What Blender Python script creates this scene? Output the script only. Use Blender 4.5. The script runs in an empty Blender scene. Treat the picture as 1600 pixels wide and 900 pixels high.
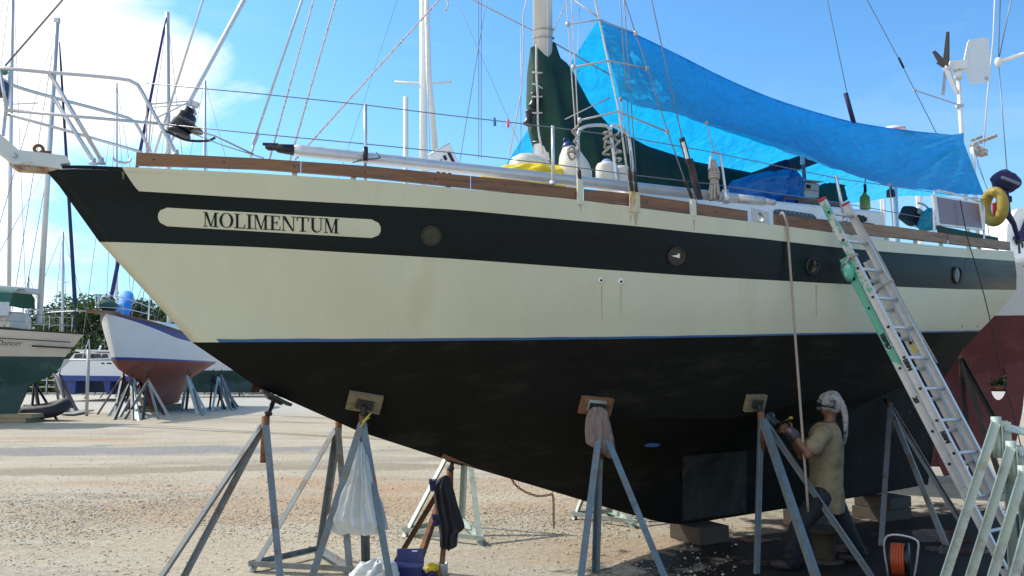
import bpy, bmesh, math, random
import numpy as np
from mathutils import Vector, Matrix, noise
from mathutils.bvhtree import BVHTree
R = math.radians
rnd = random.Random(7)
SC = bpy.context.scene
COL = SC.collection
V = Vector

# ------------------------------------------------------------------ camera
H = 1.85
FPX = 1244.0
PITCH = math.atan(132.0 / FPX)
CP, SP = math.cos(PITCH), math.sin(PITCH)
cam = bpy.data.cameras.new('camera'); cam.sensor_width = 36; cam.lens = FPX / 1600 * 36
cam.clip_start = 0.1; cam.clip_end = 3000
camo = bpy.data.objects.new('camera', cam); COL.objects.link(camo)
camo.location = (0, 0, H); camo.rotation_euler = (R(90) + PITCH, 0, 0)
SC.camera = camo

def ray(u, v):
    a = (u - 800) / FPX; b = (450 - v) / FPX
    return V((a, CP - b * SP, SP + b * CP))
def P(u, v, Y):
    d = ray(u, v); return V((d.x, d.y, d.z)) * (Y / d.y) + V((0, 0, H))
def G(u, v, z=0.0):
    d = ray(u, v); t = (z - H) / d.z; return V((d.x * t, d.y * t, z))
def proj(p):
    x, y, z = p[0], p[1], p[2] - H
    fz = y * CP + z * SP; up = -y * SP + z * CP
    return 800 + FPX * x / fz, 450 - FPX * up / fz
def zfor(X, Y, v):                       # height over (X, Y) that is seen at row v
    b = (450 - v) / FPX
    return H + Y * (SP + b * CP) / (CP - b * SP)

# ------------------------------------------------------------------ boat frame
TH = R(28)
DV = V((math.cos(TH), math.sin(TH), 0)); NV = V((math.sin(TH), -math.cos(TH), 0))
SCL = 1.12
_k = V((1.67, 8.0, 0)) * SCL
_t = (_k.x + .583 * _k.y) / (DV.x + .583 * DV.y)
B0 = _k - DV * _t
def B(u, v, n):                          # point on the plane n metres to port of the centreline
    d = ray(u, v); t = (n + B0.dot(NV)) / d.dot(NV)
    return V((d.x * t, d.y * t, H + d.z * t))
def W(s, n, z):
    p = B0 + DV * s + NV * n; return V((p.x, p.y, z))
def SNZ(p):
    q = V((p[0], p[1], 0)) - B0; return q.dot(DV), q.dot(NV), p[2]

# ------------------------------------------------------------------ mesh helper
ORG = {}
class MB:
    def __init__(s): s.v = []; s.f = []; s.m = []; s.sm = []
    def add(s, vs, fs, m=0, smooth=False):
        o = len(s.v); s.v += [V(x) for x in vs]
        for f in fs: s.f.append([i + o for i in f]); s.m.append(m); s.sm.append(smooth)
        return s
    def box(s, c, size, rot=None, m=0, bev=0.0):
        bm = bmesh.new(); bmesh.ops.create_cube(bm, size=1)
        bmesh.ops.scale(bm, vec=V(size), verts=bm.verts)
        if bev > 0: bmesh.ops.bevel(bm, geom=list(bm.edges), offset=bev, segments=2, affect='EDGES', profile=.6)
        M = Matrix.Translation(V(c)) @ (rot.to_4x4() if rot is not None else Matrix())
        s.addbm(bm, M, m); return s
    def addbm(s, bm, M=Matrix(), m=0, smooth=False):
        bm.verts.index_update()
        s.add([M @ v.co for v in bm.verts], [[v.index for v in f.verts] for f in bm.faces], m, smooth); bm.free()
    def bar(s, a, b, w, h, up=(0, 0, 1), m=0, bev=0.0):
        a = V(a); b = V(b); x = (b - a); L = x.length; x.normalize()
        up = V(up); y = up.cross(x)
        if y.length < 1e-4: y = V((0, 1, 0)).cross(x)
        y.normalize(); z = x.cross(y)
        s.box((a + b) / 2, (L, w, h), Matrix((x, y, z)).transposed(), m, bev); return s
    def angle(s, a, b, w, t, dirv, m=0):     # angle iron: two plates along a-b meeting on the line
        a = V(a); b = V(b); x = (b - a).normalized(); d = V(dirv); y = (d - x * d.dot(x)).normalized(); z = x.cross(y)
        e1 = (y + z).normalized(); e2 = (y - z).normalized()
        for e, n_, off in ((e1, e2, 0), (e2, e1, t)):
            o = e * off
            q = [a + o, a + e * w, a + e * w + n_ * t, a + o + n_ * t]
            r = [p + (b - a) for p in q]
            s.add(q + r, [(0, 1, 2, 3), (7, 6, 5, 4), (0, 4, 5, 1), (1, 5, 6, 2), (2, 6, 7, 3), (3, 7, 4, 0)], m)
        return s
    def tube(s, pts, r, n=8, m=0, cap=True, closed=False):
        pts = [V(p) for p in pts]; N = len(pts)
        rs = r if isinstance(r, (list, tuple)) else [r] * N
        o = len(s.v); prev = None
        for i, p in enumerate(pts):
            if closed: t = pts[(i + 1) % N] - pts[i - 1]
            else: t = pts[min(i + 1, N - 1)] - pts[max(i - 1, 0)]
            if t.length < 1e-9: t = V((0, 0, 1))
            t.normalize()
            if prev is None:
                a = V((0, 0, 1)) if abs(t.z) < .9 else V((1, 0, 0))
                u = t.cross(a).normalized()
            else:
                u = prev - t * prev.dot(t)
                if u.length < 1e-6: u = t.orthogonal()
                u.normalize()
            prev = u; w = t.cross(u)
            for k in range(n):
                an = 2 * math.pi * k / n
                s.v.append(p + (u * math.cos(an) + w * math.sin(an)) * rs[i])
        for i in range(N if closed else N - 1):
            j = (i + 1) % N
            for k in range(n):
                k2 = (k + 1) % n
                s.f.append([o + i * n + k, o + i * n + k2, o + j * n + k2, o + j * n + k]); s.m.append(m); s.sm.append(True)
        if cap and not closed:
            s.f.append([o + k for k in range(n)][::-1]); s.m.append(m); s.sm.append(False)
            s.f.append([o + (N - 1) * n + k for k in range(n)]); s.m.append(m); s.sm.append(False)
        return s
    def grid(s, rows, m=0, smooth=True, wrap=False):
        nr = len(rows); nc = len(rows[0]); o = len(s.v)
        for r_ in rows: s.v += [V(p) for p in r_]
        for i in range(nr - 1):
            for j in range(nc if wrap else nc - 1):
                j2 = (j + 1) % nc
                s.f.append([o + i * nc + j, o + i * nc + j2, o + (i + 1) * nc + j2, o + (i + 1) * nc + j])
                s.m.append(m if isinstance(m, int) else m(i, j)); s.sm.append(smooth)
        return s
    def lathe(s, prof, c, axis=(0, 0, 1), n=20, m=0):
        ax = V(axis).normalized(); u = ax.orthogonal().normalized(); w = ax.cross(u); c = V(c)
        rows = [[c + ax * h + (u * math.cos(2 * math.pi * k / n) + w * math.sin(2 * math.pi * k / n)) * r for k in range(n)] for r, h in prof]
        s.grid(rows, m, True, True); return s
    def ell(s, c, rad, rot=None, m=0, n=14, jit=0.0, seed=0):
        bm = bmesh.new(); bmesh.ops.create_uvsphere(bm, u_segments=n, v_segments=max(6, n * 2 // 3), radius=1)
        if jit:
            for v in bm.verts: v.co *= 1 + jit * noise.noise(v.co * 1.7 + V((seed, seed * 2.1, 0)))
        M = Matrix.Translation(V(c)) @ (rot.to_4x4() if rot is not None else Matrix()) @ Matrix.Diagonal((rad[0], rad[1], rad[2], 1))
        s.addbm(bm, M, m, True); return s
    def poly(s, pts, ext, m=0):               # flat polygon extruded by the vector ext
        pts = [V(p) for p in pts]; e = V(ext); n = len(pts)
        s.add(pts + [p + e for p in pts], [list(range(n))[::-1], [n + i for i in range(n)]] +
              [[i, (i + 1) % n, n + (i + 1) % n, n + i] for i in range(n)], m); return s
    def build(s, name, mats, parent=None, origin=None, fix=False):
        me = bpy.data.meshes.new(name)
        o_ = V(ORG[parent.name]) if parent is not None else (V(origin) if origin is not None else V((0, 0, 0)))
        me.from_pydata([tuple(v - o_) for v in s.v], [], s.f)
        if not isinstance(mats, (list, tuple)): mats = [mats]
        for m in mats: me.materials.append(m)
        me.polygons.foreach_set('material_index', s.m); me.polygons.foreach_set('use_smooth', s.sm)
        if fix:
            bm = bmesh.new(); bm.from_mesh(me); bmesh.ops.recalc_face_normals(bm, faces=bm.faces); bm.to_mesh(me); bm.free()
        me.update()
        ob = bpy.data.objects.new(name, me); COL.objects.link(ob)
        if parent is not None: ob.parent = parent
        else: ob.location = o_
        ORG[ob.name] = o_
        return ob

def tag(o, label=None, cat=None, group=None, kind=None):
    if label: o['label'] = label
    if cat: o['category'] = cat
    if group: o['group'] = group
    if kind: o['kind'] = kind
    return o
def thing(name, label, cat, loc=(0, 0, 0), group=None):
    o = bpy.data.objects.new(name, None); COL.objects.link(o); o.location = V(loc); o.empty_display_size = .1
    ORG[o.name] = V(loc); return tag(o, label, cat, group)
def copy_tree(o, kids, parent=None):
    c = o.copy(); COL.objects.link(c); c.parent = parent
    for ch in kids.get(o.name, []): copy_tree(ch, kids, c)
    return c
def kids_map():
    d = {}
    for ob in COL.objects:
        if ob.parent: d.setdefault(ob.parent.name, []).append(ob)
    return d
def tag_copy(o, label, group=None): o['label'] = label

def cr(xs, ys, x):                           # smooth interpolation through points
    xs = list(xs); n = len(xs)
    if x <= xs[0]: return ys[0]
    if x >= xs[-1]: return ys[-1]
    i = max(j for j in range(n - 1) if xs[j] <= x)
    h = xs[i + 1] - xs[i]; t = (x - xs[i]) / h
    def sl(j):
        if j <= 0: return (ys[1] - ys[0]) / (xs[1] - xs[0])
        if j >= n - 1: return (ys[-1] - ys[-2]) / (xs[-1] - xs[-2])
        a = (ys[j] - ys[j - 1]) / (xs[j] - xs[j - 1]); b = (ys[j + 1] - ys[j]) / (xs[j + 1] - xs[j])
        return 0 if a * b <= 0 else 2 * a * b / (a + b)
    m0, m1 = sl(i) * h, sl(i + 1) * h
    return (2*t**3 - 3*t*t + 1) * ys[i] + (t**3 - 2*t*t + t) * m0 + (-2*t**3 + 3*t*t) * ys[i + 1] + (t**3 - t*t) * m1
def curve(pts, n):                           # rounded polyline through points (Catmull-Rom)
    pts = [V(p) for p in pts]; d = [0]
    for p, q in zip(pts, pts[1:]): d.append(d[-1] + max((q - p).length, 1e-6))
    out = []; N = len(pts)
    for i in range(n):
        x = d[-1] * i / (n - 1); k = 0
        while k < N - 2 and d[k + 1] < x: k += 1
        t = (x - d[k]) / (d[k + 1] - d[k]); h = d[k + 1] - d[k]
        def sl(m): return (pts[min(m + 1, N - 1)] - pts[max(m - 1, 0)]) / max(d[min(m + 1, N - 1)] - d[max(m - 1, 0)], 1e-6)
        a_, b_ = sl(k) * h, sl(k + 1) * h
        out.append((2*t**3 - 3*t*t + 1) * pts[k] + (t**3 - 2*t*t + t) * a_ + (-2*t**3 + 3*t*t) * pts[k + 1] + (t**3 - t*t) * b_)
    return out
def sag(a, b, amt, n=12):
    a = V(a); b = V(b)
    return [a.lerp(b, i / (n - 1)) - V((0, 0, amt * 4 * (i / (n - 1)) * (1 - i / (n - 1)))) for i in range(n)]

# ------------------------------------------------------------------ materials
def mat(name, col, rough=.6, metal=0.0, var=.12, scale=6.0, bump=0.0, bscale=60.0, spec=.5, col2=None, c2amt=.0, c2scale=3.0, stretch=(1, 1, 1), trans=0.0, sss=0.0):
    m = bpy.data.materials.new(name); m.use_nodes = True; nt = m.node_tree; N = nt.nodes; L = nt.links
    b = N['Principled BSDF']; b.inputs['Roughness'].default_value = rough; b.inputs['Metallic'].default_value = metal
    b.inputs['Specular IOR Level'].default_value = spec
    tc = N.new('ShaderNodeTexCoord'); mp = N.new('ShaderNodeMapping'); mp.inputs['Scale'].default_value = stretch
    L.new(tc.outputs['Object'], mp.inputs[0])
    n1 = N.new('ShaderNodeTexNoise'); n1.inputs['Scale'].default_value = scale; n1.inputs['Detail'].default_value = 6; n1.inputs['Roughness'].default_value = .65
    L.new(mp.outputs[0], n1.inputs['Vector'])
    rp = N.new('ShaderNodeMapRange'); rp.inputs[1].default_value = .3; rp.inputs[2].default_value = .7; rp.inputs[3].default_value = 1 - var; rp.inputs[4].default_value = 1 + var
    L.new(n1.outputs[0], rp.inputs[0])
    src = None
    if col2 is not None:
        n2 = N.new('ShaderNodeTexNoise'); n2.inputs['Scale'].default_value = c2scale; n2.inputs['Detail'].default_value = 7; n2.inputs['Roughness'].default_value = .7
        L.new(mp.outputs[0], n2.inputs['Vector'])
        r2 = N.new('ShaderNodeMapRange'); r2.inputs[1].default_value = .65 - c2amt * .35; r2.inputs[2].default_value = .78 - c2amt * .3
        L.new(n2.outputs[0], r2.inputs[0])
        mx = N.new('ShaderNodeMix'); mx.data_type = 'RGBA'; mx.inputs[6].default_value = (*col, 1); mx.inputs[7].default_value = (*col2, 1)
        L.new(r2.outputs[0], mx.inputs[0]); src = mx.outputs[2]
    vm = N.new('ShaderNodeVectorMath'); vm.operation = 'SCALE'
    if src is not None: L.new(src, vm.inputs[0])
    else: vm.inputs[0].default_value = col
    L.new(rp.outputs[0], vm.inputs['Scale']); L.new(vm.outputs[0], b.inputs['Base Color'])
    rr = N.new('ShaderNodeMapRange'); rr.inputs[1].default_value = .3; rr.inputs[2].default_value = .7; rr.inputs[3].default_value = max(0, rough - .1); rr.inputs[4].default_value = min(1, rough + .1)
    L.new(n1.outputs[0], rr.inputs[0]); L.new(rr.outputs[0], b.inputs['Roughness'])
    if bump > 0:
        n3 = N.new('ShaderNodeTexNoise'); n3.inputs['Scale'].default_value = bscale; n3.inputs['Detail'].default_value = 4
        L.new(mp.outputs[0], n3.inputs['Vector'])
        bp = N.new('ShaderNodeBump'); bp.inputs['Strength'].default_value = bump; bp.inputs['Distance'].default_value = .02
        L.new(n3.outputs[0], bp.inputs['Height']); L.new(bp.outputs[0], b.inputs['Normal'])
    if trans > 0:
        tr = N.new('ShaderNodeBsdfTranslucent'); L.new(vm.outputs[0], tr.inputs[0])
        ms = N.new('ShaderNodeMixShader'); ms.inputs[0].default_value = trans
        L.new(b.outputs[0], ms.inputs[1]); L.new(tr.outputs[0], ms.inputs[2]); L.new(ms.outputs[0], N['Material Output'].inputs[0])
    return m
M = {}
M['stripe'] = mat('dark_green_paint', (.005, .011, .0125), .36, 0, .4, 1.5, spec=.17, stretch=(.4, .4, 3))
M['cream'] = mat('cream_paint', (.585, .58, .44), .5, 0, .05, 1.2, col2=(.56, .53, .37), c2amt=.3, c2scale=1.1, stretch=(1.6, 1.6, .16), spec=.3)
M['anti'] = mat('black_antifouling', (.009, .0085, .0064), .8, 0, .3, 1.6, bump=.12, bscale=30, spec=.14, col2=(.024, .0225, .016), c2amt=.35, c2scale=1.4, stretch=(.7, .7, 2.2))
M['scuff'] = mat('scuffed_keel', (.022, .022, .0195), .85, 0, .35, 4, bump=.25, bscale=30, spec=.1, col2=(.11, .115, .105), c2amt=.12, c2scale=5, stretch=(1, 1, .7))
M['patch'] = mat('bare_keel', (.034, .037, .032), .85, 0, .4, 5, bump=.25, bscale=30, spec=.08, col2=(.075, .08, .066), c2amt=.35, c2scale=3, stretch=(1, 1, .4))
M['tape'] = mat('blue_tape', (.035, .11, .27), .6)
M['teak'] = mat('varnished_teak', (.19, .085, .032), .45, 0, .3, 9, stretch=(.5, .5, 8), col2=(.10, .045, .02), c2amt=.45, c2scale=2.5)
M['oldteak'] = mat('weathered_teak', (.26, .17, .11), .65, 0, .25, 9, stretch=(.5, .5, 8), col2=(.18, .1, .06), c2amt=.5)
M['steel'] = mat('stainless_steel', (.60, .62, .64), .3, .7, .05, 4)
M['dullsteel'] = mat('dull_steel', (.5, .52, .54), .5, .5, .15, 20)
M['wire'] = mat('rigging_wire', (.22, .23, .25), .45, .6, .1, 30)
M['alloy'] = mat('silver_alloy', (.62, .63, .64), .4, .45, .08, 6, stretch=(1, 1, .3))
M['white'] = mat('white_paint', (.76, .77, .76), .4, 0, .06, 4)
M['gel'] = mat('white_gelcoat', (.74, .75, .74), .35, 0, .05, 1.5, col2=(.6, .59, .55), c2amt=.2, c2scale=1.5)
M['bowsprit'] = mat('chalky_grey_white', (.62, .64, .60), .55, 0, .08, 5, col2=(.42, .3, .17), c2amt=.15, c2scale=6)
M['rust'] = mat('rusty_steel', (.23, .10, .045), .85, .1, .35, 12, bump=.3, bscale=90, col2=(.09, .045, .03), c2amt=.5, c2scale=8)
M['rustyl'] = mat('rust_bleed', (.45, .24, .09), .7, 0, .3, 12)
M['galv'] = mat('galvanised_steel', (.20, .225, .235), .55, .3, .16, 14, bump=.08, bscale=80, col2=(.17, .12, .09), c2amt=.42, c2scale=5)
M['galvblue'] = mat('blue_grey_steel', (.125, .175, .205), .55, .2, .18, 14, bump=.1, bscale=80, col2=(.15, .12, .09), c2amt=.38, c2scale=6)
M['galvgreen'] = mat('pale_green_steel', (.40, .48, .44), .55, .2, .15, 12, bump=.08, bscale=80, col2=(.30, .30, .24), c2amt=.3, c2scale=5)
M['darkiron'] = mat('dark_iron', (.035, .033, .032), .6, .4, .3, 15, col2=(.10, .06, .04), c2amt=.3)
M['wood'] = mat('rough_wood', (.19, .15, .085), .8, 0, .3, 9, stretch=(1, 1, 6), bump=.25, bscale=50, col2=(.08, .06, .04), c2amt=.35, c2scale=7)
M['black'] = mat('black_plastic', (.012, .012, .014), .4, 0, .2, 8)
M['rubber'] = mat('black_rubber', (.018, .018, .02), .7, 0, .2, 8)
M['navy'] = mat('navy_cloth', (.022, .018, .075), .8, 0, .25, 6, bump=.2, bscale=30)
M['green'] = mat('dark_green_canvas', (.009, .055, .043), .8, 0, .4, 2.5, bump=.25, bscale=25, trans=.12)
M['rope'] = mat('grey_rope', (.42, .39, .34), .9, 0, .25, 60, bump=.6, bscale=200)
M['ropew'] = mat('white_rope', (.70, .68, .66), .85, 0, .2, 60, bump=.6, bscale=200)
M['ropered'] = mat('flecked_rope', (.72, .68, .67), .85, 0, .1, 60, col2=(.35, .08, .08), c2amt=.45, c2scale=50)
M['fender'] = mat('white_vinyl', (.68, .66, .60), .45, 0, .08, 6, col2=(.4, .38, .33), c2amt=.25, c2scale=6)
M['bluecap'] = mat('blue_vinyl', (.015, .03, .16), .4)
M['yellow'] = mat('yellow_cloth', (.80, .60, .02), .7, 0, .12, 8, bump=.3, bscale=20)
M['ringy'] = mat('faded_yellow_vinyl', (.33, .24, .03), .6, 0, .18, 6)
M['red'] = mat('red_plastic', (.55, .03, .02), .5)
M['orange'] = mat('orange_hose', (.36, .06, .015), .5, 0, .15, 20)
M['darkglass'] = mat('dark_glass', (.01, .011, .013), .12, 0, .1, 3, spec=.6)
M['skin'] = mat('tan_skin', (.13, .065, .04), .6, 0, .12, 20)
M['shirt'] = mat('dusty_tshirt', (.19, .16, .10), .9, 0, .15, 7, bump=.3, bscale=25, col2=(.13, .10, .055), c2amt=.4, c2scale=5)
M['jeans'] = mat('dark_jeans', (.010, .012, .018), .85, 0, .25, 9, bump=.25, bscale=30)
M['scarf'] = mat('white_head_wrap', (.27, .265, .26), .85, 0, .2, 8, bump=.3, bscale=40, col2=(.03, .035, .05), c2amt=.5, c2scale=9)
M['darkwood'] = mat('shade_dark_wood', (.06, .048, .035), .85, 0, .3, 9, stretch=(1, 1, 6), bump=.25, bscale=50)  # rough wood with the shade under the hull put into its base colour
# ------------------------------------------------------------------ light and sky
SUN_EL, SUN_TRAVEL = R(43), V((.88, -.47, 0)).normalized()
sl = bpy.data.lights.new('sun', 'SUN'); sl.energy = 4.6; sl.angle = R(.5); sl.color = (1, .955, .88)
so = bpy.data.objects.new('sun', sl); COL.objects.link(so); so.location = (-20, 20, 30)
sd = V((SUN_TRAVEL.x * math.cos(SUN_EL), SUN_TRAVEL.y * math.cos(SUN_EL), -math.sin(SUN_EL)))
so.rotation_euler = sd.to_track_quat('-Z', 'Y').to_euler()
w = bpy.data.worlds.new('World'); SC.world = w; w.use_nodes = True
nt = w.node_tree; N = nt.nodes; L = nt.links
bg = N['Background']
sky = N.new('ShaderNodeTexSky'); sky.sky_type = 'NISHITA'; sky.sun_disc = False; sky.sun_elevation = SUN_EL
tos = -SUN_TRAVEL; sky.sun_rotation = math.atan2(tos.x, tos.y)
sky.air_density = 1.0; sky.dust_density = .6; sky.ozone_density = 2.0; sky.altitude = 0
def nmath(op, a, b=None, clamp=False):
    n = N.new('ShaderNodeMath'); n.operation = op; n.use_clamp = clamp
    for i, x in enumerate((a, b)):
        if x is None: continue
        if isinstance(x, (int, float)): n.inputs[i].default_value = x
        else: L.new(x, n.inputs[i])
    return n.outputs[0]
tc = N.new('ShaderNodeTexCoord'); sx = N.new('ShaderNodeSeparateXYZ'); L.new(tc.outputs['Generated'], sx.inputs[0])
mpn = N.new('ShaderNodeMapping'); mpn.inputs['Scale'].default_value = (1, 1, 2.0); L.new(tc.outputs['Generated'], mpn.inputs[0])
n1 = N.new('ShaderNodeTexNoise'); n1.inputs['Scale'].default_value = 3.6; n1.inputs['Detail'].default_value = 9; n1.inputs['Roughness'].default_value = .58; n1.inputs['Distortion'].default_value = .3
L.new(mpn.outputs[0], n1.inputs['Vector'])
az = nmath('ARCTAN2', sx.outputs[0], sx.outputs[1])                  # 0 ahead, negative to the left
# a bank of cloud to the left of the view, thinning to the right and towards the horizon
d1 = nmath('MULTIPLY', nmath('ADD', az, .40), 3.6)
d2 = nmath('MULTIPLY', nmath('ABSOLUTE', nmath('SUBTRACT', sx.outputs[2], .36)), 1.7)
base = nmath('SUBTRACT', nmath('SUBTRACT', nmath('MULTIPLY', n1.outputs[0], 1.75), d1), nmath('ADD', d2, .70))
cl = nmath('MULTIPLY', base, 3.2, True)
behind = nmath('GREATER_THAN', az, -1.5)
# thin haze wisps elsewhere
n2 = N.new('ShaderNodeTexNoise'); n2.inputs['Scale'].default_value = 2.2; n2.inputs['Detail'].default_value = 8; n2.inputs['Roughness'].default_value = .62; n2.inputs['Distortion'].default_value = .8
mp2 = N.new('ShaderNodeMapping'); mp2.inputs['Scale'].default_value = (1, 1, 3.5); mp2.inputs['Location'].default_value = (3, 1, 2); L.new(tc.outputs['Generated'], mp2.inputs[0]); L.new(mp2.outputs[0], n2.inputs['Vector'])
wisp = nmath('MULTIPLY', nmath('SUBTRACT', n2.outputs[0], .54), .5, True)
tot = nmath('MAXIMUM', cl, wisp, True)
tint = N.new('ShaderNodeMix'); tint.data_type = 'RGBA'; tint.blend_type = 'MULTIPLY'; tint.inputs[0].default_value = 1
L.new(sky.outputs[0], tint.inputs[6]); tint.inputs[7].default_value = (1.15, 1.95, 2.4, 1)
mix = N.new('ShaderNodeMix'); mix.data_type = 'RGBA'
hz = N.new('ShaderNodeMix'); hz.data_type = 'RGBA'; hz.inputs[7].default_value = (5.0, 7.9, 9.9, 1); L.new(tint.outputs[2], hz.inputs[6])
L.new(nmath('POWER', nmath('SUBTRACT', 1.0, nmath('MULTIPLY', nmath('ABSOLUTE', sx.outputs[2]), 2.4, True)), 2.0), hz.inputs[0])
L.new(tot, mix.inputs[0]); L.new(hz.outputs[2], mix.inputs[6]); mix.inputs[7].default_value = (12.6, 12.9, 13.3, 1)
L.new(mix.outputs[2], bg.inputs[0]); bg.inputs[1].default_value = .1
SC.view_settings.view_transform = 'Standard'; SC.view_settings.look = 'None'; SC.view_settings.exposure = 0

# ------------------------------------------------------------------ ground
def ground_mat():
    m = bpy.data.materials.new('pale_gravel_ground'); m.use_nodes = True; nt = m.node_tree; N = nt.nodes; L = nt.links
    b = N['Principled BSDF']; b.inputs['Specular IOR Level'].default_value = .2
    tc = N.new('ShaderNodeTexCoord')
    def nz(scale, det=6, ro=.6, st=(1, 1, 1), loc=(0, 0, 0), dist=0):
        mp = N.new('ShaderNodeMapping'); mp.inputs['Scale'].default_value = st; mp.inputs['Location'].default_value = loc
        mp.inputs['Rotation'].default_value = (0, 0, R(-7)) if st != (1, 1, 1) else (0, 0, 0)
        L.new(tc.outputs['Object'], mp.inputs[0])
        n = N.new('ShaderNodeTexNoise'); n.inputs['Scale'].default_value = scale; n.inputs['Detail'].default_value = det; n.inputs['Roughness'].default_value = ro; n.inputs['Distortion'].default_value = dist
        L.new(mp.outputs[0], n.inputs['Vector']); return n.outputs[0]
    def rng(x, a, b_, c=0, d=1):
        r = N.new('ShaderNodeMapRange'); r.inputs[1].default_value = a; r.inputs[2].default_value = b_; r.inputs[3].default_value = c; r.inputs[4].default_value = d
        L.new(x, r.inputs[0]); return r.outputs[0]
    def mixc(f, a, bcol, mode='MIX'):
        x = N.new('ShaderNodeMix'); x.data_type = 'RGBA'; x.blend_type = mode
        if isinstance(f, (int, float)): x.inputs[0].default_value = f
        else: L.new(f, x.inputs[0])
        for i, c in ((6, a), (7, bcol)):
            if isinstance(c, tuple): x.inputs[i].default_value = (*c, 1)
            else: L.new(c, x.inputs[i])
        return x.outputs[2]
    def mul(a, b_):
        x = N.new('ShaderNodeMath'); x.operation = 'MULTIPLY'; x.use_clamp = True
        L.new(a, x.inputs[0])
        if isinstance(b_, (int, float)): x.inputs[1].default_value = b_
        else: L.new(b_, x.inputs[1])
        return x.outputs[0]
    c = mixc(rng(nz(.35, 8, .6), .35, .65), (.465, .41, .31), (.40, .345, .25))
    c = mixc(rng(nz(1.0, 7, .65, (.22, 1.2, 1)), .50, .66), c, (.46, .43, .355))          # wheel tracks, stretched along the yard
    c = mixc(mul(rng(nz(.8, 7, .7, (.28, 1.5, 1), (3, 7, 0)), .53, .66), .75), c, (.29, .26, .20))
    c = mixc(mul(rng(nz(.28, 6, .6, (.35, 1, 1), (11, 3, 0)), .56, .66), .75), c, (.40, .26, .15))   # reddish soil patches
    c = mixc(mul(rng(nz(.2, 7, .7, (.3, 1.4, 1), (5, 31, 0)), .58, .68), .8), c, (.25, .25, .25))   # grey gravel patches
    def blob(loc, size, rot, soft, col, amt, c):
        mp = N.new('ShaderNodeMapping'); mp.vector_type = 'TEXTURE'; mp.inputs['Location'].default_value = (*loc, 0); mp.inputs['Scale'].default_value = (*size, 1); mp.inputs['Rotation'].default_value = (0, 0, rot)
        L.new(tc.outputs['Object'], mp.inputs[0]); ln = N.new('ShaderNodeVectorMath'); ln.operation = 'LENGTH'; L.new(mp.outputs[0], ln.inputs[0])
        ad = N.new('ShaderNodeMath'); ad.operation = 'ADD'; L.new(ln.outputs['Value'], ad.inputs[0]); L.new(rng(nz(1.1, 7, .72, (.5, 1.2, 1), (loc[0], loc[1], 0)), .3, .7, -soft, soft), ad.inputs[1])
        return mixc(mul(rng(ad.outputs[0], 1.1, .7), amt), c, col)
    c = blob((-9.5, 19.3), (6.5, 1.2), R(4), .7, (.22, .22, .22), .8, c)
    c = blob((-6.0, 15.6), (9.0, .7), R(7), .8, (.27, .23, .16), .8, c)
    c = blob((-3.4, 11.2), (3.2, 1.3), R(5), .4, (.40, .29, .18), .65, c)
    c = blob((-1.0, 17.5), (7.0, .5), R(9), .8, (.30, .26, .2), .6, c)
    fine = nz(55, 5, .75); mid = nz(14, 6, .7)
    c = mixc(rng(fine, .3, .72, .0, .75), c, (.25, .20, .15), 'MULTIPLY') if False else c
    sc = N.new('ShaderNodeVectorMath'); sc.operation = 'SCALE'; L.new(c, sc.inputs[0])
    mm = N.new('ShaderNodeMath'); mm.operation = 'MULTIPLY'
    L.new(rng(fine, .3, .7, .55, 1.42), mm.inputs[0]); L.new(rng(mid, .3, .7, .70, 1.30), mm.inputs[1]); L.new(mm.outputs[0], sc.inputs['Scale'])
    c = sc.outputs[0]
    # distant hard standing is paler
    sp = N.new('ShaderNodeSeparateXYZ'); L.new(tc.outputs['Object'], sp.inputs[0])
    c = mixc(mul(rng(sp.outputs[1], 34, 40), .8), c, (.46, .445, .40))
    # soil damp from sanding slurry, with the hull's shadow painted into its dark colour
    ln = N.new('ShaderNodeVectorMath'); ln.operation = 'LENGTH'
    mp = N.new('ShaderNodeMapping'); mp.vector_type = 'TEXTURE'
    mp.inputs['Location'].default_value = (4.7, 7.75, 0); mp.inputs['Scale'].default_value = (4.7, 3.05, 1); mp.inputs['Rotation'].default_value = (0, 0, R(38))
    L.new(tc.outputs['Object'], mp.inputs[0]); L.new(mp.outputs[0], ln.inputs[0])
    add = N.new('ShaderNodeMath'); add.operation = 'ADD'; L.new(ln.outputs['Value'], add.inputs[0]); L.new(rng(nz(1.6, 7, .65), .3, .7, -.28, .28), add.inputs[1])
    wet_shade = rng(add.outputs[0], 1.0, .86)
    c = mixc(wet_shade, c, (.020, .017, .014))
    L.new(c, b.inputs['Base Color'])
    L.new(rng(wet_shade, 0, 1, .9, .6), b.inputs['Roughness'])
    bp = N.new('ShaderNodeBump'); bp.inputs['Strength'].default_value = .55; bp.inputs['Distance'].default_value = .03
    ad = N.new('ShaderNodeMath'); ad.operation = 'ADD'; L.new(fine, ad.inputs[0]); L.new(mid, ad.inputs[1])
    L.new(ad.outputs[0], bp.inputs['Height']); L.new(bp.outputs[0], b.inputs['Normal'])
    return m
gm = MB()
xs = [-1500, -300, -80] + [-40 + i * .8 for i in range(101)] + [80, 300, 1500]
ys = [-300, -20] + [-2 + i * .5 for i in range(100)] + [60, 100, 300, 1500]
def gz(x, y):
    if abs(x) > 40 or y < -1 or y > 48: return 0
    return .035 * noise.noise(V((x * .15, y * .55, 0))) * min(1, max(0, (y - 9.5) / 3)) * min(1, max(0, (48 - y) / 4))
gm.grid([[V((x, y, gz(x, y))) for x in xs] for y in ys])
tag(gm.build('ground', ground_mat()), kind='structure')

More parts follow.
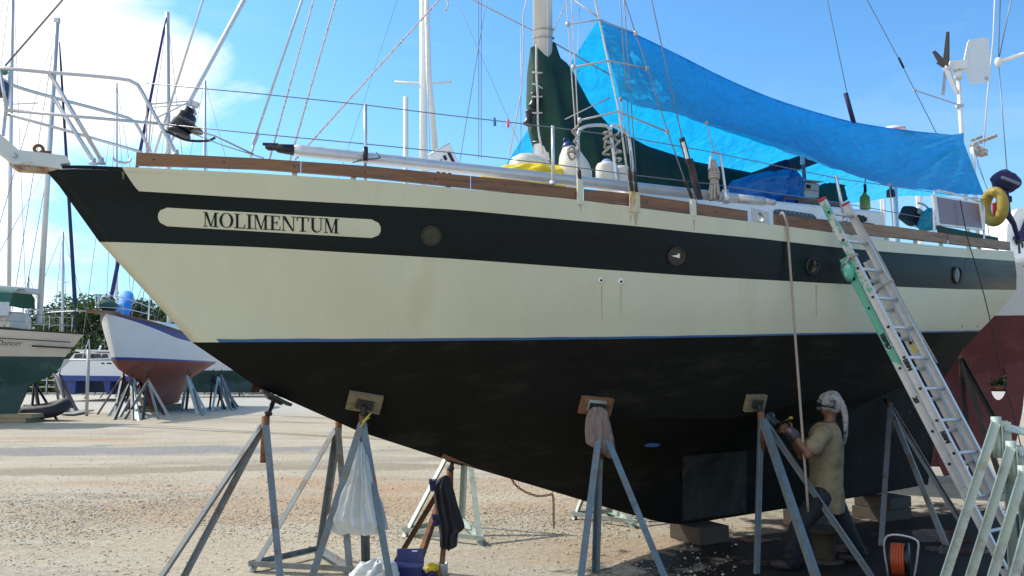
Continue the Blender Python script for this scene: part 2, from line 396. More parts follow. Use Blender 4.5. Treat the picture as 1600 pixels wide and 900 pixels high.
# ------------------------------------------------------------------ hull
def pl(pts):
    return lambda u: float(np.interp(u, [p[0] for p in pts], [p[1] for p in pts]))
SHEER = [(66, 261), (95, 256), (190, 261), (400, 271), (600, 284), (780, 301), (900, 312), (1000, 326), (1100, 338), (1207, 351), (1300, 364), (1400, 378), (1500, 388), (1583, 393)]
STOP = [(92, 290), (217, 299), (450, 313), (720, 328), (780, 334), (1000, 354), (1080, 363), (1180, 372), (1300, 386), (1400, 395), (1500, 402), (1586, 408)]
SBOT = [(155, 378), (180, 378), (400, 386), (600, 398), (720, 405), (840, 414), (1080, 431), (1300, 443), (1400, 448), (1500, 452), (1588, 453)]
WLINE = [(300, 535), (600, 533.5), (800, 531.5), (1000, 529), (1120, 526.5), (1300, 522.5), (1400, 521), (1530, 518)]
CHINE = [(400, 603), (560, 612), (900, 650), (1150, 655), (1300, 618), (1400, 578), (1505, 545)]
GARB = [(560, 674), (700, 712), (880, 750), (1040, 752), (1165, 705), (1300, 648), (1400, 608), (1475, 592)]
KEEL = [(560, 674), (700, 719), (880, 772), (1000, 808), (1040, 818), (1068, 820), (1200, 799), (1350, 775), (1450, 757)]
TT = [0, .05, .1, .2, .35, .5, .65, .8, .9, 1]
b_sh = [0, .25, .48, .86, 1.24, 1.43, 1.46, 1.36, 1.23, 1.05]
b_st = [0, .23, .45, .83, 1.22, 1.42, 1.46, 1.36, 1.22, 1.03]
b_sb = [0, .20, .39, .76, 1.16, 1.38, 1.43, 1.32, 1.15, .93]
b_wl = [0, .14, .28, .60, 1.02, 1.27, 1.33, 1.16, .90, .52]
b_ch = [0, .10, .22, .48, .84, 1.04, 1.05, .80, .55, .28]
b_ga = [0, .03, .07, .15, .24, .28, .27, .22, .15, .05]
b_ke = [0, .015, .03, .06, .11, .13, .13, .12, .1, .05]
NT = 97
for _b in (b_sh, b_st, b_sb, b_wl, b_ch, b_ga, b_ke):
    for _i in range(len(_b)): _b[_i] *= SCL
def level(pts, bt):
    f = pl(pts)
    s0 = SNZ(B(pts[0][0], pts[0][1], 0))[0]
    bend = bt[-1]; s1 = SNZ(B(pts[-1][0], pts[-1][1], bend))[0]
    out = []
    for i in range(NT):
        t = (i / (NT - 1)); s = s0 + (s1 - s0) * t; n = cr(TT, bt, t); z = 2.
        for _ in range(8):
            p = W(s, n, z); u, v = proj(p); z = zfor(p.x, p.y, f(u))
        out.append(V((s, n, z)))
    # smooth z
    for _ in range(3):
        zz = [p.z for p in out]
        for i in range(1, NT - 1): out[i].z = .25 * zz[i - 1] + .5 * zz[i] + .25 * zz[i + 1]
    return out
LV = [level(a, b) for a, b in ((SHEER, b_sh), (STOP, b_st), (SBOT, b_sb), (WLINE, b_wl), (CHINE, b_ch), (GARB, b_ga), (KEEL, b_ke))]
def lerp_rows(a, b, k, bulge=0.0):
    out = []
    for j in range(1, k):
        f = j / k; out.append([p.lerp(q, f) + V((0, bulge * 4 * f * (1 - f) * min(p.y, .6) / .6, 0)) for p, q in zip(a, b)])
    return out
rows = [LV[0]]; rowm = []
for j, (k, bl, m_) in enumerate(((2, .0, 0), (2, .012, 0), (4, .02, 1), (3, .012, 2), (3, .0, 2), (2, 0, 2))):
    rows += lerp_rows(LV[j], LV[j + 1], k, bl) + [LV[j + 1]]; rowm += [m_] * k
boat = thing('sailboat', 'large cream and dark green sailboat propped up on stands, filling the photo', 'sailboat', W(4.7, 0, 0))
hb = MB()
port = [[W(*p) for p in r] for r in rows]; star = [[W(p.x, -p.y, p.z) for p in r] for r in rows]
hb.grid(port, lambda i, j: rowm[i]); hb.grid([r[::-1] for r in star], lambda i, j: rowm[i])
# transom and keel sole
nr = len(rows)
for i in range(nr - 1):
    a, b_, c_, d_ = port[i][-1], port[i + 1][-1], star[i + 1][-1], star[i][-1]
    hb.add([a, b_, c_, d_], [(0, 1, 2, 3)], rowm[i])
for j in range(NT - 1):
    hb.add([port[-1][j], port[-1][j + 1], star[-1][j + 1], star[-1][j]], [(0, 1, 2, 3)], 2)
hull = hb.build('hull', [M['stripe'], M['cream'], M['anti']], boat, fix=True)
bm = bmesh.new(); bm.from_mesh(hull.data); bmesh.ops.remove_doubles(bm, verts=bm.verts, dist=.0015); bmesh.ops.recalc_face_normals(bm, faces=bm.faces); bm.to_mesh(hull.data); bm.free()
# knuckles of the chines stay crisp
_ks = set()
for _r, _i in ((rows, 11), (rows, 14)):
    for _p in _r[_i]:
        for _sg in (1, -1):
            _w = W(_p.x, _sg * _p.y, _p.z) - V(ORG[boat.name]); _ks.add((round(_w.x, 2), round(_w.y, 2), round(_w.z, 2)))
def _near(c): return any((round(c.x + dx, 2), round(c.y + dy, 2), round(c.z + dz, 2)) in _ks for dx in (0, .005, -.005) for dy in (0, .005, -.005) for dz in (0, .005, -.005))
_on = [_near(v.co) for v in hull.data.vertices]
_at = hull.data.attributes.new('sharp_edge', 'BOOLEAN', 'EDGE')
for _e in hull.data.edges:
    if _on[_e.vertices[0]] and _on[_e.vertices[1]]: _at.data[_e.index].value = True
_pb = MB(); _pb.grid(port)
BVH = BVHTree.FromPolygons(_pb.v, _pb.f)
def hit(u, v, off=0.0):
    d = ray(u, v).normalized(); loc, nor, idx, dist = BVH.ray_cast(V((0, 0, H)), d)
    if loc is None: return None
    if nor.dot(d) > 0: nor = -nor
    return loc + nor * off
def hitn(u, v):
    d = ray(u, v).normalized(); loc, nor, idx, dist = BVH.ray_cast(V((0, 0, H)), d)
    if nor.dot(d) > 0: nor = -nor
    return loc, nor
def sh(s):                                   # sheer half breadth and height at s
    ss = [p.x for p in LV[0]]
    return float(np.interp(s, ss, [p.y for p in LV[0]])), float(np.interp(s, ss, [p.z for p in LV[0]]))
def onrow(lv, t):
    x = t * (NT - 1); i = min(int(x), NT - 2); return lv[i].lerp(lv[i + 1], x - i)
def tfor(lv, u):
    us = [proj(W(*p))[0] for p in lv]; return float(np.interp(u, us, [i / (NT - 1) for i in range(NT)]))
# deck
dk = MB()
dk.grid([[W(p.x, p.y * f * .985, p.z - .03 + .05 * (1 - f * f)) for p in LV[0]] for f in (1, .6, .2, -.2, -.6, -1)])
dk.build('deck', M['gel'], boat)
# cream sheer band with its rounded forward end
sb = MB(); rws = []
ta, tb = tfor(LV[0], 190), tfor(LV[1], 217)
K = 9; C = 90
def band(sg):
    rr = []
    for k in range(K):
        r = k / (K - 1); f = 1 - math.sqrt(max(0, 1 - r ** 2.6)); t0 = ta + (tb - ta) * f
        row = []
        for c in range(C):
            t = t0 + (1 - t0) * (c / (C - 1)) ** 1.15
            a = onrow(LV[0], t); b_ = onrow(LV[1], t); p = a.lerp(b_, r)
            row.append(W(p.x, sg * (p.y + .004), p.z + (.002 if r == 0 else 0)))
        rr.append(row)
    return rr
sb.grid(band(1)); sb.grid([r[::-1] for r in band(-1)])
sb.build('sheer_band', M['cream'], boat)
# masking tape along the waterline
tp = MB()
tr_ = []
for r in (0.0, .032):
    tr_.append([W((a := LV[3][i].lerp(LV[2][i], r * (1 + .25 * noise.noise(V((i * .4, 0, 0)))))).x, a.y + .004 + .02 * r, a.z) for i in range(2, NT)])
tp.grid(tr_); tp.build('masking_tape', M['tape'], boat)
# bare patch on the keel
pb_ = MB()
pb_.grid([[hit(u, float(np.interp(u, [1066, 1166], [y0, y1])), .004) for u in np.linspace(1066, 1166, 14)] for y0, y1 in ((712, 704), (735, 725), (760, 750), (790, 775), (814, 800))])
pb_.build('bare_patch', M['patch'], boat)
pb_ = MB(); _rw = []
for _f in np.linspace(0, 1, 14):
    _rw.append([hit(u, (float(np.interp(u, [1290, 1350, 1400, 1455], [668, 632, 607, 600])) * (1 - _f) + float(np.interp(u, [1290, 1350, 1455], [783, 772, 755])) * _f), .004) for u in np.linspace(1290, 1450, 22)])
if all(p is not None for r in _rw for p in r): pb_.grid(_rw); pb_.build('scuffed_patch', M['scuff'], boat)
# ------------------------------------------------------------------ fittings of the big boat
def S(u, v, dn=0.0):                         # point above/at the port sheer, dn outboard of it
    n = 1.3
    for _ in range(12):
        p = B(u, v, n); n = sh(SNZ(p)[0])[0] + dn
    return B(u, v, n)
# toe rail planks
RT = pl([(213, 238), (400, 247), (571, 259), (800, 281), (900, 294), (990, 303), (1080, 316), (1165, 329), (1207, 335), (1300, 344), (1400, 354), (1500, 368), (1578, 378)])
RB = pl([(213, 258), (400, 264), (571, 277), (800, 301), (900, 311), (990, 322), (1080, 336), (1165, 345), (1207, 352), (1300, 362), (1400, 371), (1500, 382), (1578, 390)])
def plank(u0, u1, mt, name='toe_rail', k=None):
    k = k or max(4, int((u1 - u0) / 14)); r = []
    for dn in (-.02, -.055):
        a, b_ = [], []
        for u in np.linspace(u0, u1, k):
            p = S(u, RT(u), dn); q = S(u, RB(u), dn); q = V((p.x, p.y, q.z)); a.append(p); b_.append(q)
        r.append((a, b_))
    (a, b_), (c, d) = r
    c = [V((x.x, x.y, y.z)) for x, y in zip(c, a)]; d = [V((x.x, x.y, y.z)) for x, y in zip(d, b_)]
    m = MB(); m.grid([b_, a, c, d, b_], smooth=False)
    m.add([a[0], b_[0], d[0], c[0]], [(0, 1, 2, 3)]); m.add([a[-1], b_[-1], d[-1], c[-1]], [(3, 2, 1, 0)])
    return m.build(name, mt, boat, fix=True)
for u0, u1, mt in ((213, 470, 'teak'), (470.7, 735, 'teak'), (735.7, 901, 'teak'), (912, 983, 'teak'), (1000, 1077, 'teak'), (1088, 1168, 'teak'), (1208, 1300, 'teak'), (1300.7, 1480, 'oldteak'), (1480.7, 1578, 'oldteak')):
    plank(u0, u1, M[mt])
# the plank bolts and the brackets that carry the planks
for u in (460, 552, 700, 797, 955, 1040, 1150, 1240, 1330, 1385, 1430, 1470, 1530):
    m = MB(); p = S(u, RB(u) - 2, -.06); z0 = sh(SNZ(p)[0])[1] - .02
    m.bar((p.x, p.y, z0), (p.x, p.y, p.z + .06), .04, .03, NV, bev=.004); m.build('rail_bracket', M['cream'], boat)
for u in list(range(240, 1570, 110)):
    if 1165 < u < 1210: continue
    m = MB(); p = S(u, RT(u) * .5 + RB(u) * .5, -.0185); m.lathe([(0, .003), (.006, .002), (.007, 0)], p, NV, 8); m.build('rail_bolt', M['darkiron'], boat)
# cast hawse plate with an oval hole
m = MB(); c = S(1188, 339, -.01); hw, hh = .115, .068
ax = DV; n_ = 24; rows_ = []
for rr in range(3):
    row = []
    for k in range(n_):
        an = 2 * math.pi * k / n_
        ce, se = math.cos(an), math.sin(an)
        q = max(abs(ce) / hw, abs(se) / hh) if rr == 0 else None
        if rr == 0: x, y = ce / q, se / q
        else: x, y = ce * .04, se * .046
        row.append(c + ax * x + V((0, 0, y - x * .09)) + NV * (0 if rr < 2 else -.05))
    rows_.append(row)
m.grid(rows_, wrap=True, smooth=False); m.build('hawse_plate', mat('weathered_casting', (.55, .54, .5), .5, .3, .3, 25, bump=.5, bscale=60, col2=(.28, .24, .18), c2amt=.4, c2scale=25), boat)
# chainplates
for u, v0, v1, w_ in ((906, 280, 318, .055), (992, 300, 330, .10), (1083, 312, 336, .055)):
    m = MB(); a = S(u, v0, .0); b_ = S(u, v1 + 2, .0); b_ = V((a.x, a.y, b_.z)); m.bar(a, b_, w_, .02, NV, bev=.004)
    m.build('chainplate', M['cream'] if w_ < .1 else mat('rust_stained_paint', (.56, .5, .33), .6, 0, .2, 8, col2=(.42, .2, .05), c2amt=.55, c2scale=11, stretch=(1, 1, .3)), boat)
# rust runs below the fittings
RS = mat('rust_stain', (.40, .29, .13), .7, 0, .3, 20, col2=(.5, .42, .26), c2amt=.5, c2scale=14, stretch=(1, 1, .2))
_nt = RS.node_tree; _o = _nt.nodes['Material Output']; _b = _nt.nodes['Principled BSDF']
_tr = _nt.nodes.new('ShaderNodeBsdfTransparent'); _ms = _nt.nodes.new('ShaderNodeMixShader'); _nn = _nt.nodes.new('ShaderNodeTexNoise'); _nn.inputs['Scale'].default_value = 30
_mr = _nt.nodes.new('ShaderNodeMapRange'); _mr.inputs[1].default_value = .35; _mr.inputs[2].default_value = .65; _mr.inputs[3].default_value = .1; _mr.inputs[4].default_value = .6
_nt.links.new(_nn.outputs[0], _mr.inputs[0]); _nt.links.new(_mr.outputs[0], _ms.inputs[0]); _nt.links.new(_tr.outputs[0], _ms.inputs[1]); _nt.links.new(_b.outputs[0], _ms.inputs[2]); _nt.links.new(_ms.outputs[0], _o.inputs[0])
def streak(u, v0, v1, w_):
    r = []; m = MB()
    for k in range(9):
        f = k / 8; v = v0 + (v1 - v0) * f; ww = w_ * (1 - .6 * f) * (1 + .3 * noise.noise(V((u, k * .7, 0))))
        a, b_ = hit(u - ww / 2, v, .0055), hit(u + ww / 2, v, .0055)
        if a is None or b_ is None: return
        r.append([a, a.lerp(b_, .5), b_])
    m.grid(r); m.build('rust_streak', RS, boat)
for a in ((993, 334, 352, 8), (985, 336, 346, 3), (907, 318, 331, 2.5), (940, 446, 500, 2), (970, 447, 492, 2), (1084, 343, 360, 3), (1275, 446, 495, 2.5), (193, 268, 280, 5)): streak(*a)

# name panel and letters on the hull
m = MB(); rws = []
def panel_uv(x, y):                          # x 0..1 along, y 0..1 upwards
    u = 247 + 348 * x; return u, 338 + (358 - 338) * x + (.5 - y) * 29
NX = 44
for j in range(7):
    y = j / 6; row = []
    ex = 14.5 / 348 * (1 - math.sqrt(max(0, 1 - (2 * y - 1) ** 2)))
    for i in range(NX): row.append(hit(*panel_uv(ex + (1 - 2 * ex) * i / (NX - 1), y), .004))
    rws.append(row)
m.grid(rws); name_panel = m.build('name_panel', M['cream'], boat)
GL = {
 'M': (1.0, [[(.10, 0), (.15, 0), (.15, 1), (.10, 1)], [(.72, 0), (.88, 0), (.88, 1), (.72, 1)], [(.08, 1), (.26, 1), (.56, .0), (.46, 0)], [(.74, 1), (.80, 1), (.53, 0), (.49, .1)],
             [(0, 0), (.27, 0), (.27, .05), (0, .05)], [(.62, 0), (1, 0), (1, .05), (.62, .05)], [(0, .95), (.2, .95), (.2, 1), (0, 1)], [(.76, .95), (1, .95), (1, 1), (.76, 1)]]),
 'L': (.74, [[(.12, 0), (.28, 0), (.28, 1), (.12, 1)], [(0, .95), (.4, .95), (.4, 1), (0, 1)], [(0, 0), (.7, 0), (.7, .06), (0, .06)], [(.62, .0), (.7, 0), (.73, .3), (.69, .3)]]),
 'I': (.42, [[(.13, 0), (.29, 0), (.29, 1), (.13, 1)], [(0, .95), (.42, .95), (.42, 1), (0, 1)], [(0, 0), (.42, 0), (.42, .05), (0, .05)]]),
 'E': (.74, [[(.12, 0), (.28, 0), (.28, 1), (.12, 1)], [(0, .95), (.66, .95), (.66, 1), (0, 1)], [(0, 0), (.7, 0), (.7, .06), (0, .06)], [(.2, .48), (.52, .48), (.52, .54), (.2, .54)],
             [(.6, .76), (.66, .76), (.67, 1), (.62, 1)], [(.64, 0), (.7, 0), (.73, .28), (.69, .28)], [(.47, .38), (.52, .38), (.52, .64), (.47, .64)]]),
 'N': (.94, [[(.10, 0), (.15, 0), (.15, 1), (.10, 1)], [(.76, 0), (.81, 0), (.81, 1), (.76, 1)], [(.04, 1), (.26, 1), (.81, 0), (.70, 0)], [(0, 0), (.26, 0), (.26, .05), (0, .05)], [(.64, .95), (.94, .95), (.94, 1), (.64, 1)]]),
 'T': (.80, [[(.32, 0), (.48, 0), (.48, 1), (.32, 1)], [(.0, .94), (.8, .94), (.8, 1), (0, 1)], [(.19, 0), (.61, 0), (.61, .05), (.19, .05)], [(0, .72), (.05, .72), (.09, 1), (.0, 1)], [(.75, .72), (.8, .72), (.8, 1), (.71, 1)]]),
}
def arc(cx, cy, rx, ry, a0, a1, n=14): return [(cx + rx * math.cos(R(a0 + (a1 - a0) * i / n)), cy + ry * math.sin(R(a0 + (a1 - a0) * i / n))) for i in range(n + 1)]
def ring_quads(o, i_): return [[o[k], o[k + 1], i_[k + 1], i_[k]] for k in range(len(o) - 1)]
GL['O'] = (.92, ring_quads(arc(.46, .5, .46, .52, 0, 360, 28), arc(.46, .5, .28, .48, 0, 360, 28)))
GL['U'] = (.88, [[(.12, .32), (.28, .32), (.28, 1), (.12, 1)], [(.72, .32), (.77, .32), (.77, 1), (.72, 1)], [(0, .95), (.4, .95), (.4, 1), (0, 1)], [(.6, .95), (.88, .95), (.88, 1), (.6, 1)]]
            + ring_quads(arc(.445, .32, .325, .335, 180, 360), arc(.5, .32, .22, .26, 180, 360)))
txt = 'MOLIMENTUM'; gap = .05
tot_w = sum(GL[c][0] for c in txt) + gap * (len(txt) - 1)
m = MB(); x = 0; k = 0
for ch in txt:
    for q in GL[ch][1]:
        k += 1; pts = []
        for (px, py) in q:
            f = (x + px) / tot_w
            u = 318 + (530 - 318) * f; v = 353.5 + (364.5 - 353.5) * f - py * 22.5
            pts.append(hit(u, v, .0065 + .0004 * (k % 9)))
        if all(p is not None for p in pts): m.add(pts, [tuple(range(len(pts)))])
    x += GL[ch][0] + gap
m.build('name_lettering', M['stripe'], name_panel)
# portholes and drains
def porthole(u, v, r, glass, plug=False):
    loc, nor = hitn(u, v); t = boat
    m = MB(); m.lathe([(r, .002), (r * 1.02, .016), (r * .9, .02), (r * .84, .012), (r * .82, -.002)], loc, nor, 28)
    f = m.build('porthole', M['darkiron'] if not plug else M['stripe'], boat)
    g = MB(); g.lathe([(r * .84, .006), (r * .4, .0075), (0, .008)], loc, nor, 24); g.build('porthole_glass', glass, f)
    return loc, nor
porthole(674, 368, .085, mat('bronze_disc', (.05, .055, .04), .5, .4, .3, 20))
l_, n_ = porthole(1056, 400, .085, M['darkglass'])
m = MB(); m.poly([l_ + n_ * .012 + DV * a + V((0, 0, b_)) for a, b_ in ((-.06, .0), (.03, -.015), (.035, .025), (.015, .03), (.01, .012))], n_ * .006); m.build('vent_scoop', M['white'], boat)
porthole(1269, 416, .085, M['darkglass']); porthole(1495, 430, .10, M['darkglass'])
for u, v in ((939, 438), (970, 440)):
    loc, nor = hitn(u, v); m = MB(); m.lathe([(.026, 0), (.026, .01), (.013, .012), (.012, .002), (0, .002)], loc, nor, 16, 0); f = m.build('drain_fitting', M['white'], boat)
    m = MB(); m.lathe([(.0125, .006), (0, .0065)], loc, nor, 12); m.build('drain_hole', M['black'], f)
loc, nor = hitn(1020, 694); m = MB(); m.ell(loc + nor * .01, (.10, .012, .022), DV.to_track_quat('X', 'Z').to_matrix(), 0, 14, .2); m.build('blue_paint_daub', mat('blue_daub', (.03, .08, .22), .8), boat)
# blue marks by the stern waterline
for u in (1499, 1523):
    loc, nor = hitn(u, 513); m = MB()
    for a, b_ in (((-.04, -.015), (-.04, .03)), ((-.04, .03), (.05, .035)), ((.05, .035), (.05, .015))):
        m.bar(loc + nor * .006 + DV * a[0] + V((0, 0, a[1])), loc + nor * .006 + DV * b_[0] + V((0, 0, b_[1])), .012, .003, nor)
    m.build('blue_tape_mark', M['tape'], boat)

# bowsprit, bow roller, pulpit
m = MB(); pr = [(-44, 182), (0, 209), (29, 234), (103, 243), (110, 254), (94, 256), (98, 264), (60, 259), (19, 256), (7, 243), (-14, 227), (-54, 203)]
m.poly([B(u, v, .07) for u, v in pr], NV * -.14); bs = m.build('bowsprit', M['bowsprit'], boat)
m = MB(); m.poly([B(u, v, .06) for u, v in ((19, 255), (60, 258.5), (97, 263), (74, 267), (27, 264), (14, 254))], NV * -.12); m.build('rusty_underside', mat('rusty_paint', (.5, .42, .3), .75, 0, .2, 10, col2=(.27, .10, .03), c2amt=.6, c2scale=9), bs)
m = MB(); p = B(22.5, 243.5, .07); m.lathe([(.02, 0), (.02, .012), (0, .014)], p, NV, 12); m.build('bolt', M['dullsteel'], bs)
m = MB(); a = B(60, 240, 0); m.tube([a + V((0, 0, .035)) + (DV * math.cos(t) + V((0, 0, 1)) * math.sin(t)) * .03 for t in np.linspace(0, 2 * math.pi, 14)[:-1]], .013, 8, closed=True); m.bar(B(62, 239, 0), B(80, 240, 0), .05, .03, (0, 0, 1)); m.build('eye_bolt', M['rust'], bs)
m = MB(); c = B(190, 254, .06)
m.tube([c + DV * x + V((0, 0, z)) for x, z in ((-.065, .045), (-.06, .02), (-.03, .0), (.03, .0), (.06, .02), (.065, .045))], [.007, .011, .013, .013, .011, .007], 8); m.build('mooring_horn', M['steel'], boat)
def tubeB(name, pts, r, mt='steel', n=8, par=None):
    m = MB(); m.tube(pts, r, n); return m.build(name, M[mt], par or boat)
pul = MB()
def tp_(pts, r=.0142): pul.tube(curve(pts, 26), r, 8)
tp_([B(-14, 111, .05), B(2, 107, .2), B(75, 113, .24), B(150, 119, .28), B(200, 125, .31), B(213, 130, .32), B(228, 155, .33), B(277, 243, .36)])
tp_([B(-14, 111, .05), B(-2, 120, -.1), B(22, 134, -.22), B(75, 150, -.25), B(205, 186, -.3), B(214, 195, -.31), B(238, 243, -.33)])
pul.tube([B(10, 172, .2), B(120, 182, .26), B(247, 193, .33)], .0125, 8)
pul.tube([B(10, 178, -.16), B(100, 203, -.22), B(222, 238, -.28)], .0125, 8)
pul.tube([B(77, 114, .24), B(160, 253, .17)], .0165, 8); pul.tube([B(84, 153, -.25), B(147, 253, -.12)], .0165, 8)
pul.tube([B(0, 108, .2), B(10, 172, .2)], .012, 8); pul.tube([B(10, 172, .2), B(10, 178, -.16)], .0125, 8)
pul.build('pulpit', M['steel'], boat)
for uv, n in (((275, 240), .36), ((158, 252), .17), ((146, 253), -.12)):
    m = MB(); p = B(*uv, n); m.lathe([(.035, -.02), (.035, -.01), (.022, 0), (.018, .03)], p, (0, 0, 1), 12); m.build('pulpit_foot', M['dullsteel'], boat)
m = MB(); m.bar(B(17, 105, .03), B(11, 165, .03), .02, .055, NV, bev=.004); m.bar(B(10, 165, .03), B(5, 212, .03), .02, .03, NV); m.build('roller_cheek', M['dullsteel'], boat)
m = MB(); m.lathe([(0, -.02), (.028, -.02), (.022, 0), (.028, .02), (0, .02)], B(6, 111, .05), NV, 14); m.build('green_roller', mat('green_sheave', (.10, .32, .22), .5), boat)
m = MB(); m.box(B(0, 139, .1), (.09, .08, .12), None, 0, .012); m.build('bow_light', mat('maroon_black', (.05, .02, .03), .4), boat)
# stays
def out(a, b_, k=1.6): return V(a) + (V(b_) - V(a)) * k
def line(name, pts, r=.004, mt='wire', n=6): return tubeB(name, pts, r, mt, n)
MT = B(846, -860, 0)
line('headstay', [B(8, 103, 0.02), MT], .007, 'wire')
fs0 = B(258, 243, 0); fs1 = B(296, 158, 0)
line('forestay', [fs0, fs1, MT], [.008, .02, .02], 'alloy', 8)
ax = (fs1 - fs0).normalized()
dr = thing('x', None, None) if False else None
m = MB(); c = B(281, 205, 0)
m.lathe([(0, -.035), (.085, -.035), (.1, -.02), (.085, .0), (.06, .012), (.055, .02)], c, ax, 24); m.lathe([(.088, .02), (.092, .03), (.082, .15), (.07, .165), (.045, .17), (.04, .215), (.03, .22), (0, .22)], c, ax, 24)
fd = m.build('furling_drum', M['black'], boat)
m = MB(); m.lathe([(.0, .0), (.06, .0), (.115, .012), (.12, .02), (.07, .03)], c + ax * .06 + DV * .05 - V((0, 0, .03)), ax, 20); m.build('line_guard', M['black'], fd)
m = MB(); m.tube(curve([B(256, 203, .05), B(270, 210, .07), B(292, 219, .07), B(325, 220, .05), B(336, 215, .05)], 16), .011, 8); m.build('drum_bracket', M['black'], fd)
m = MB(); m.box(B(304, 163, 0), (.07, .04, .05), Matrix.Rotation(R(20), 3, 'Y'), 0, .006); m.bar(B(300, 160, 0), B(306, 180, 0), .02, .02, NV); m.build('tack_shackle', M['dullsteel'], fd)
fc = bpy.data.curves.new('t', 'FONT'); fc.body = 'PROFURL'; fc.size = .034; fc.align_x = 'CENTER'; fc.extrude = 0
def text_mesh(body, size, origin, xdir, updir, mt, name, parent, shear=0.0, align='CENTER', bold=0.0, par_origin=None):
    fc = bpy.data.curves.new('txt', 'FONT'); fc.body = body; fc.size = size; fc.align_x = align; fc.shear = shear; fc.offset = bold; fc.resolution_u = 3
    ob = bpy.data.objects.new('txt', fc); COL.objects.link(ob)
    me = bpy.data.meshes.new_from_object(ob.evaluated_get(bpy.context.evaluated_depsgraph_get()))
    x = V(xdir).normalized(); y = V(updir); y = (y - x * y.dot(x)).normalized(); 
    m = MB(); m.add([V(origin) + x * v.co.x + y * v.co.y for v in me.vertices], [list(p.vertices) for p in me.polygons])
    bpy.data.objects.remove(ob); bpy.data.curves.remove(fc); bpy.data.meshes.remove(me)
    return m.build(name, mt, parent, par_origin)
bpy.data.curves.remove(fc)
dnr = (V((0, 0, H)) - c); dnr = (dnr - ax * dnr.dot(ax)).normalized()
text_mesh('PROFURL', .034, c + ax * .075 + dnr * .0915, ax.cross(dnr) * -1, ax, mat('grey_print', (.35, .36, .36), .5), 'drum_print', fd)
for a, b_ in ((B(232, 163, .33), B(294, 158, 0)), (B(247, 183, .34), B(294, 160, 0)), (B(233, 168, -.33), B(294, 163, 0))):
    line('drum_strop', [a, b_], .006, 'ropew')
line('furling_line', [B(300, 203, .05), B(335, 212, .4), S(396, 241, -.1)], .007, 'rope')
line('furling_line', [B(300, 208, .05), B(345, 226, .3), S(412, 247, -.1)], .005, 'rope')
for uv0, uv1, n in (((229, 162), (229, 250), .3), ((237, 160), (231, 250), .3)): line('tie_line', [B(*uv0, n), B(*uv1, n - .05)], .006, 'ropered')
line('inner_forestay', [B(397, 222, 0), B(472, 0, 0), B(585, -335, 0)], .0115, 'dullsteel', 8)
m = MB(); m.bar(B(396, 226, 0), B(402, 209, 0), .035, .035, NV, bev=.006); m.tube([B(392, 246, 0), B(397, 224, 0)], .01); m.build('stay_turnbuckle', M['dullsteel'], boat)
line('spare_halyard', [B(240, 246, -.1), B(317, 0, 0), B(420, -330, 0)], .010, 'alloy', 8)
line('pole_lift', [B(421, 250, .5), B(490, 0, .3), B(587, -350, .2)], .0075, 'ropered')
line('pole_lift', [B(453, 252, .5), B(525, 0, .3), B(627, -350, .2)], .0085, 'ropered')
line('fore_guy', [B(461, 250, .5), B(686, 0, .3), B(980, -330, .2)], .009, 'ropered')
m = MB(); m.tube(curve([B(699, 0, .2), B(700, 8, .2), B(695, 18, .2)], 8), .008); m.tube([B(699, 0, .2), B(699, -300, .2)], .008); m.build('loose_rope_end', M['ropered'], boat)
line('flag_halyard', [B(748, 248, .4), B(748, -300, .2)], .0035); line('flag_halyard', [B(752, 248, .4), B(752, -300, .2)], .0035); line('flag_halyard', [B(718, 255, .4), B(760, 0, .3), B(815, -330, .2)], .0035)
# lifelines with their stanchions
def LU(u): return float(np.interp(u, [228, 400, 571, 780, 865, 980, 1180, 1310, 1540], [130, 146, 164, 190, 199, 214, 250, 279, 312]))
def LL(u): return float(np.interp(u, [247, 400, 571, 800, 905, 1000, 1160, 1320, 1470], [193, 209, 225, 248, 262, 275, 293, 318, 345]))
def lpts(f, us): return [S(u, f(u), -.07) for u in us]
line('lifeline', [B(228, 130, .32)] + lpts(LU, (400, 571, 700, 865, 980, 1110, 1310, 1420, 1540)), .0045, 'wire')
line('lifeline', [B(247, 193, .33)] + lpts(LL, (400, 571, 700, 865, 980, 1110, 1318, 1470)), .0045, 'wire')
st = MB(); st.tube([S(571, 163, -.07), S(571, 282, -.07)], .014, 10); st1 = st.build('stanchion', M['steel'], boat)
m = MB(); m.tube([S(571, 230, -.07), S(571, 252, -.07)], .021, 10); m.build('black_sleeve', M['black'], st1)
for a, b_ in (((864, 197), (864, 292)), ((1306, 274), (1321, 350))):
    m = MB(); m.tube([S(*a, -.07), S(*b_, -.07)], .016, 10); m.lathe([(.03, -.01), (.03, .012), (.017, .02)], S(b_[0], b_[1] - 6, -.07), (0, 0, 1), 12); m.build('stanchion', M['steel'], boat)
for pts in ([(903, 285), (903, 215), (906, 203), (917, 197), (946, 196), (953, 202), (964, 284)], [(953, 204), (958, 196), (968, 199), (980, 209), (984, 222), (991, 290)]):
    m = MB(); m.tube(curve([S(u, v, -.12) for u, v in pts], 40), .016, 8); m.build('mast_guard_rail', M['steel'], boat)
m = MB(); m.tube(curve([S(u, v, -.08) for u, v in ((1108, 265), (1111, 245), (1117, 239), (1124, 240), (1134, 300))], 24), .012, 8); m.tube([S(1133, 296, -.08), S(1135, 318, -.08)], .03, 10); m.build('gate_stanchion', M['steel'], boat)
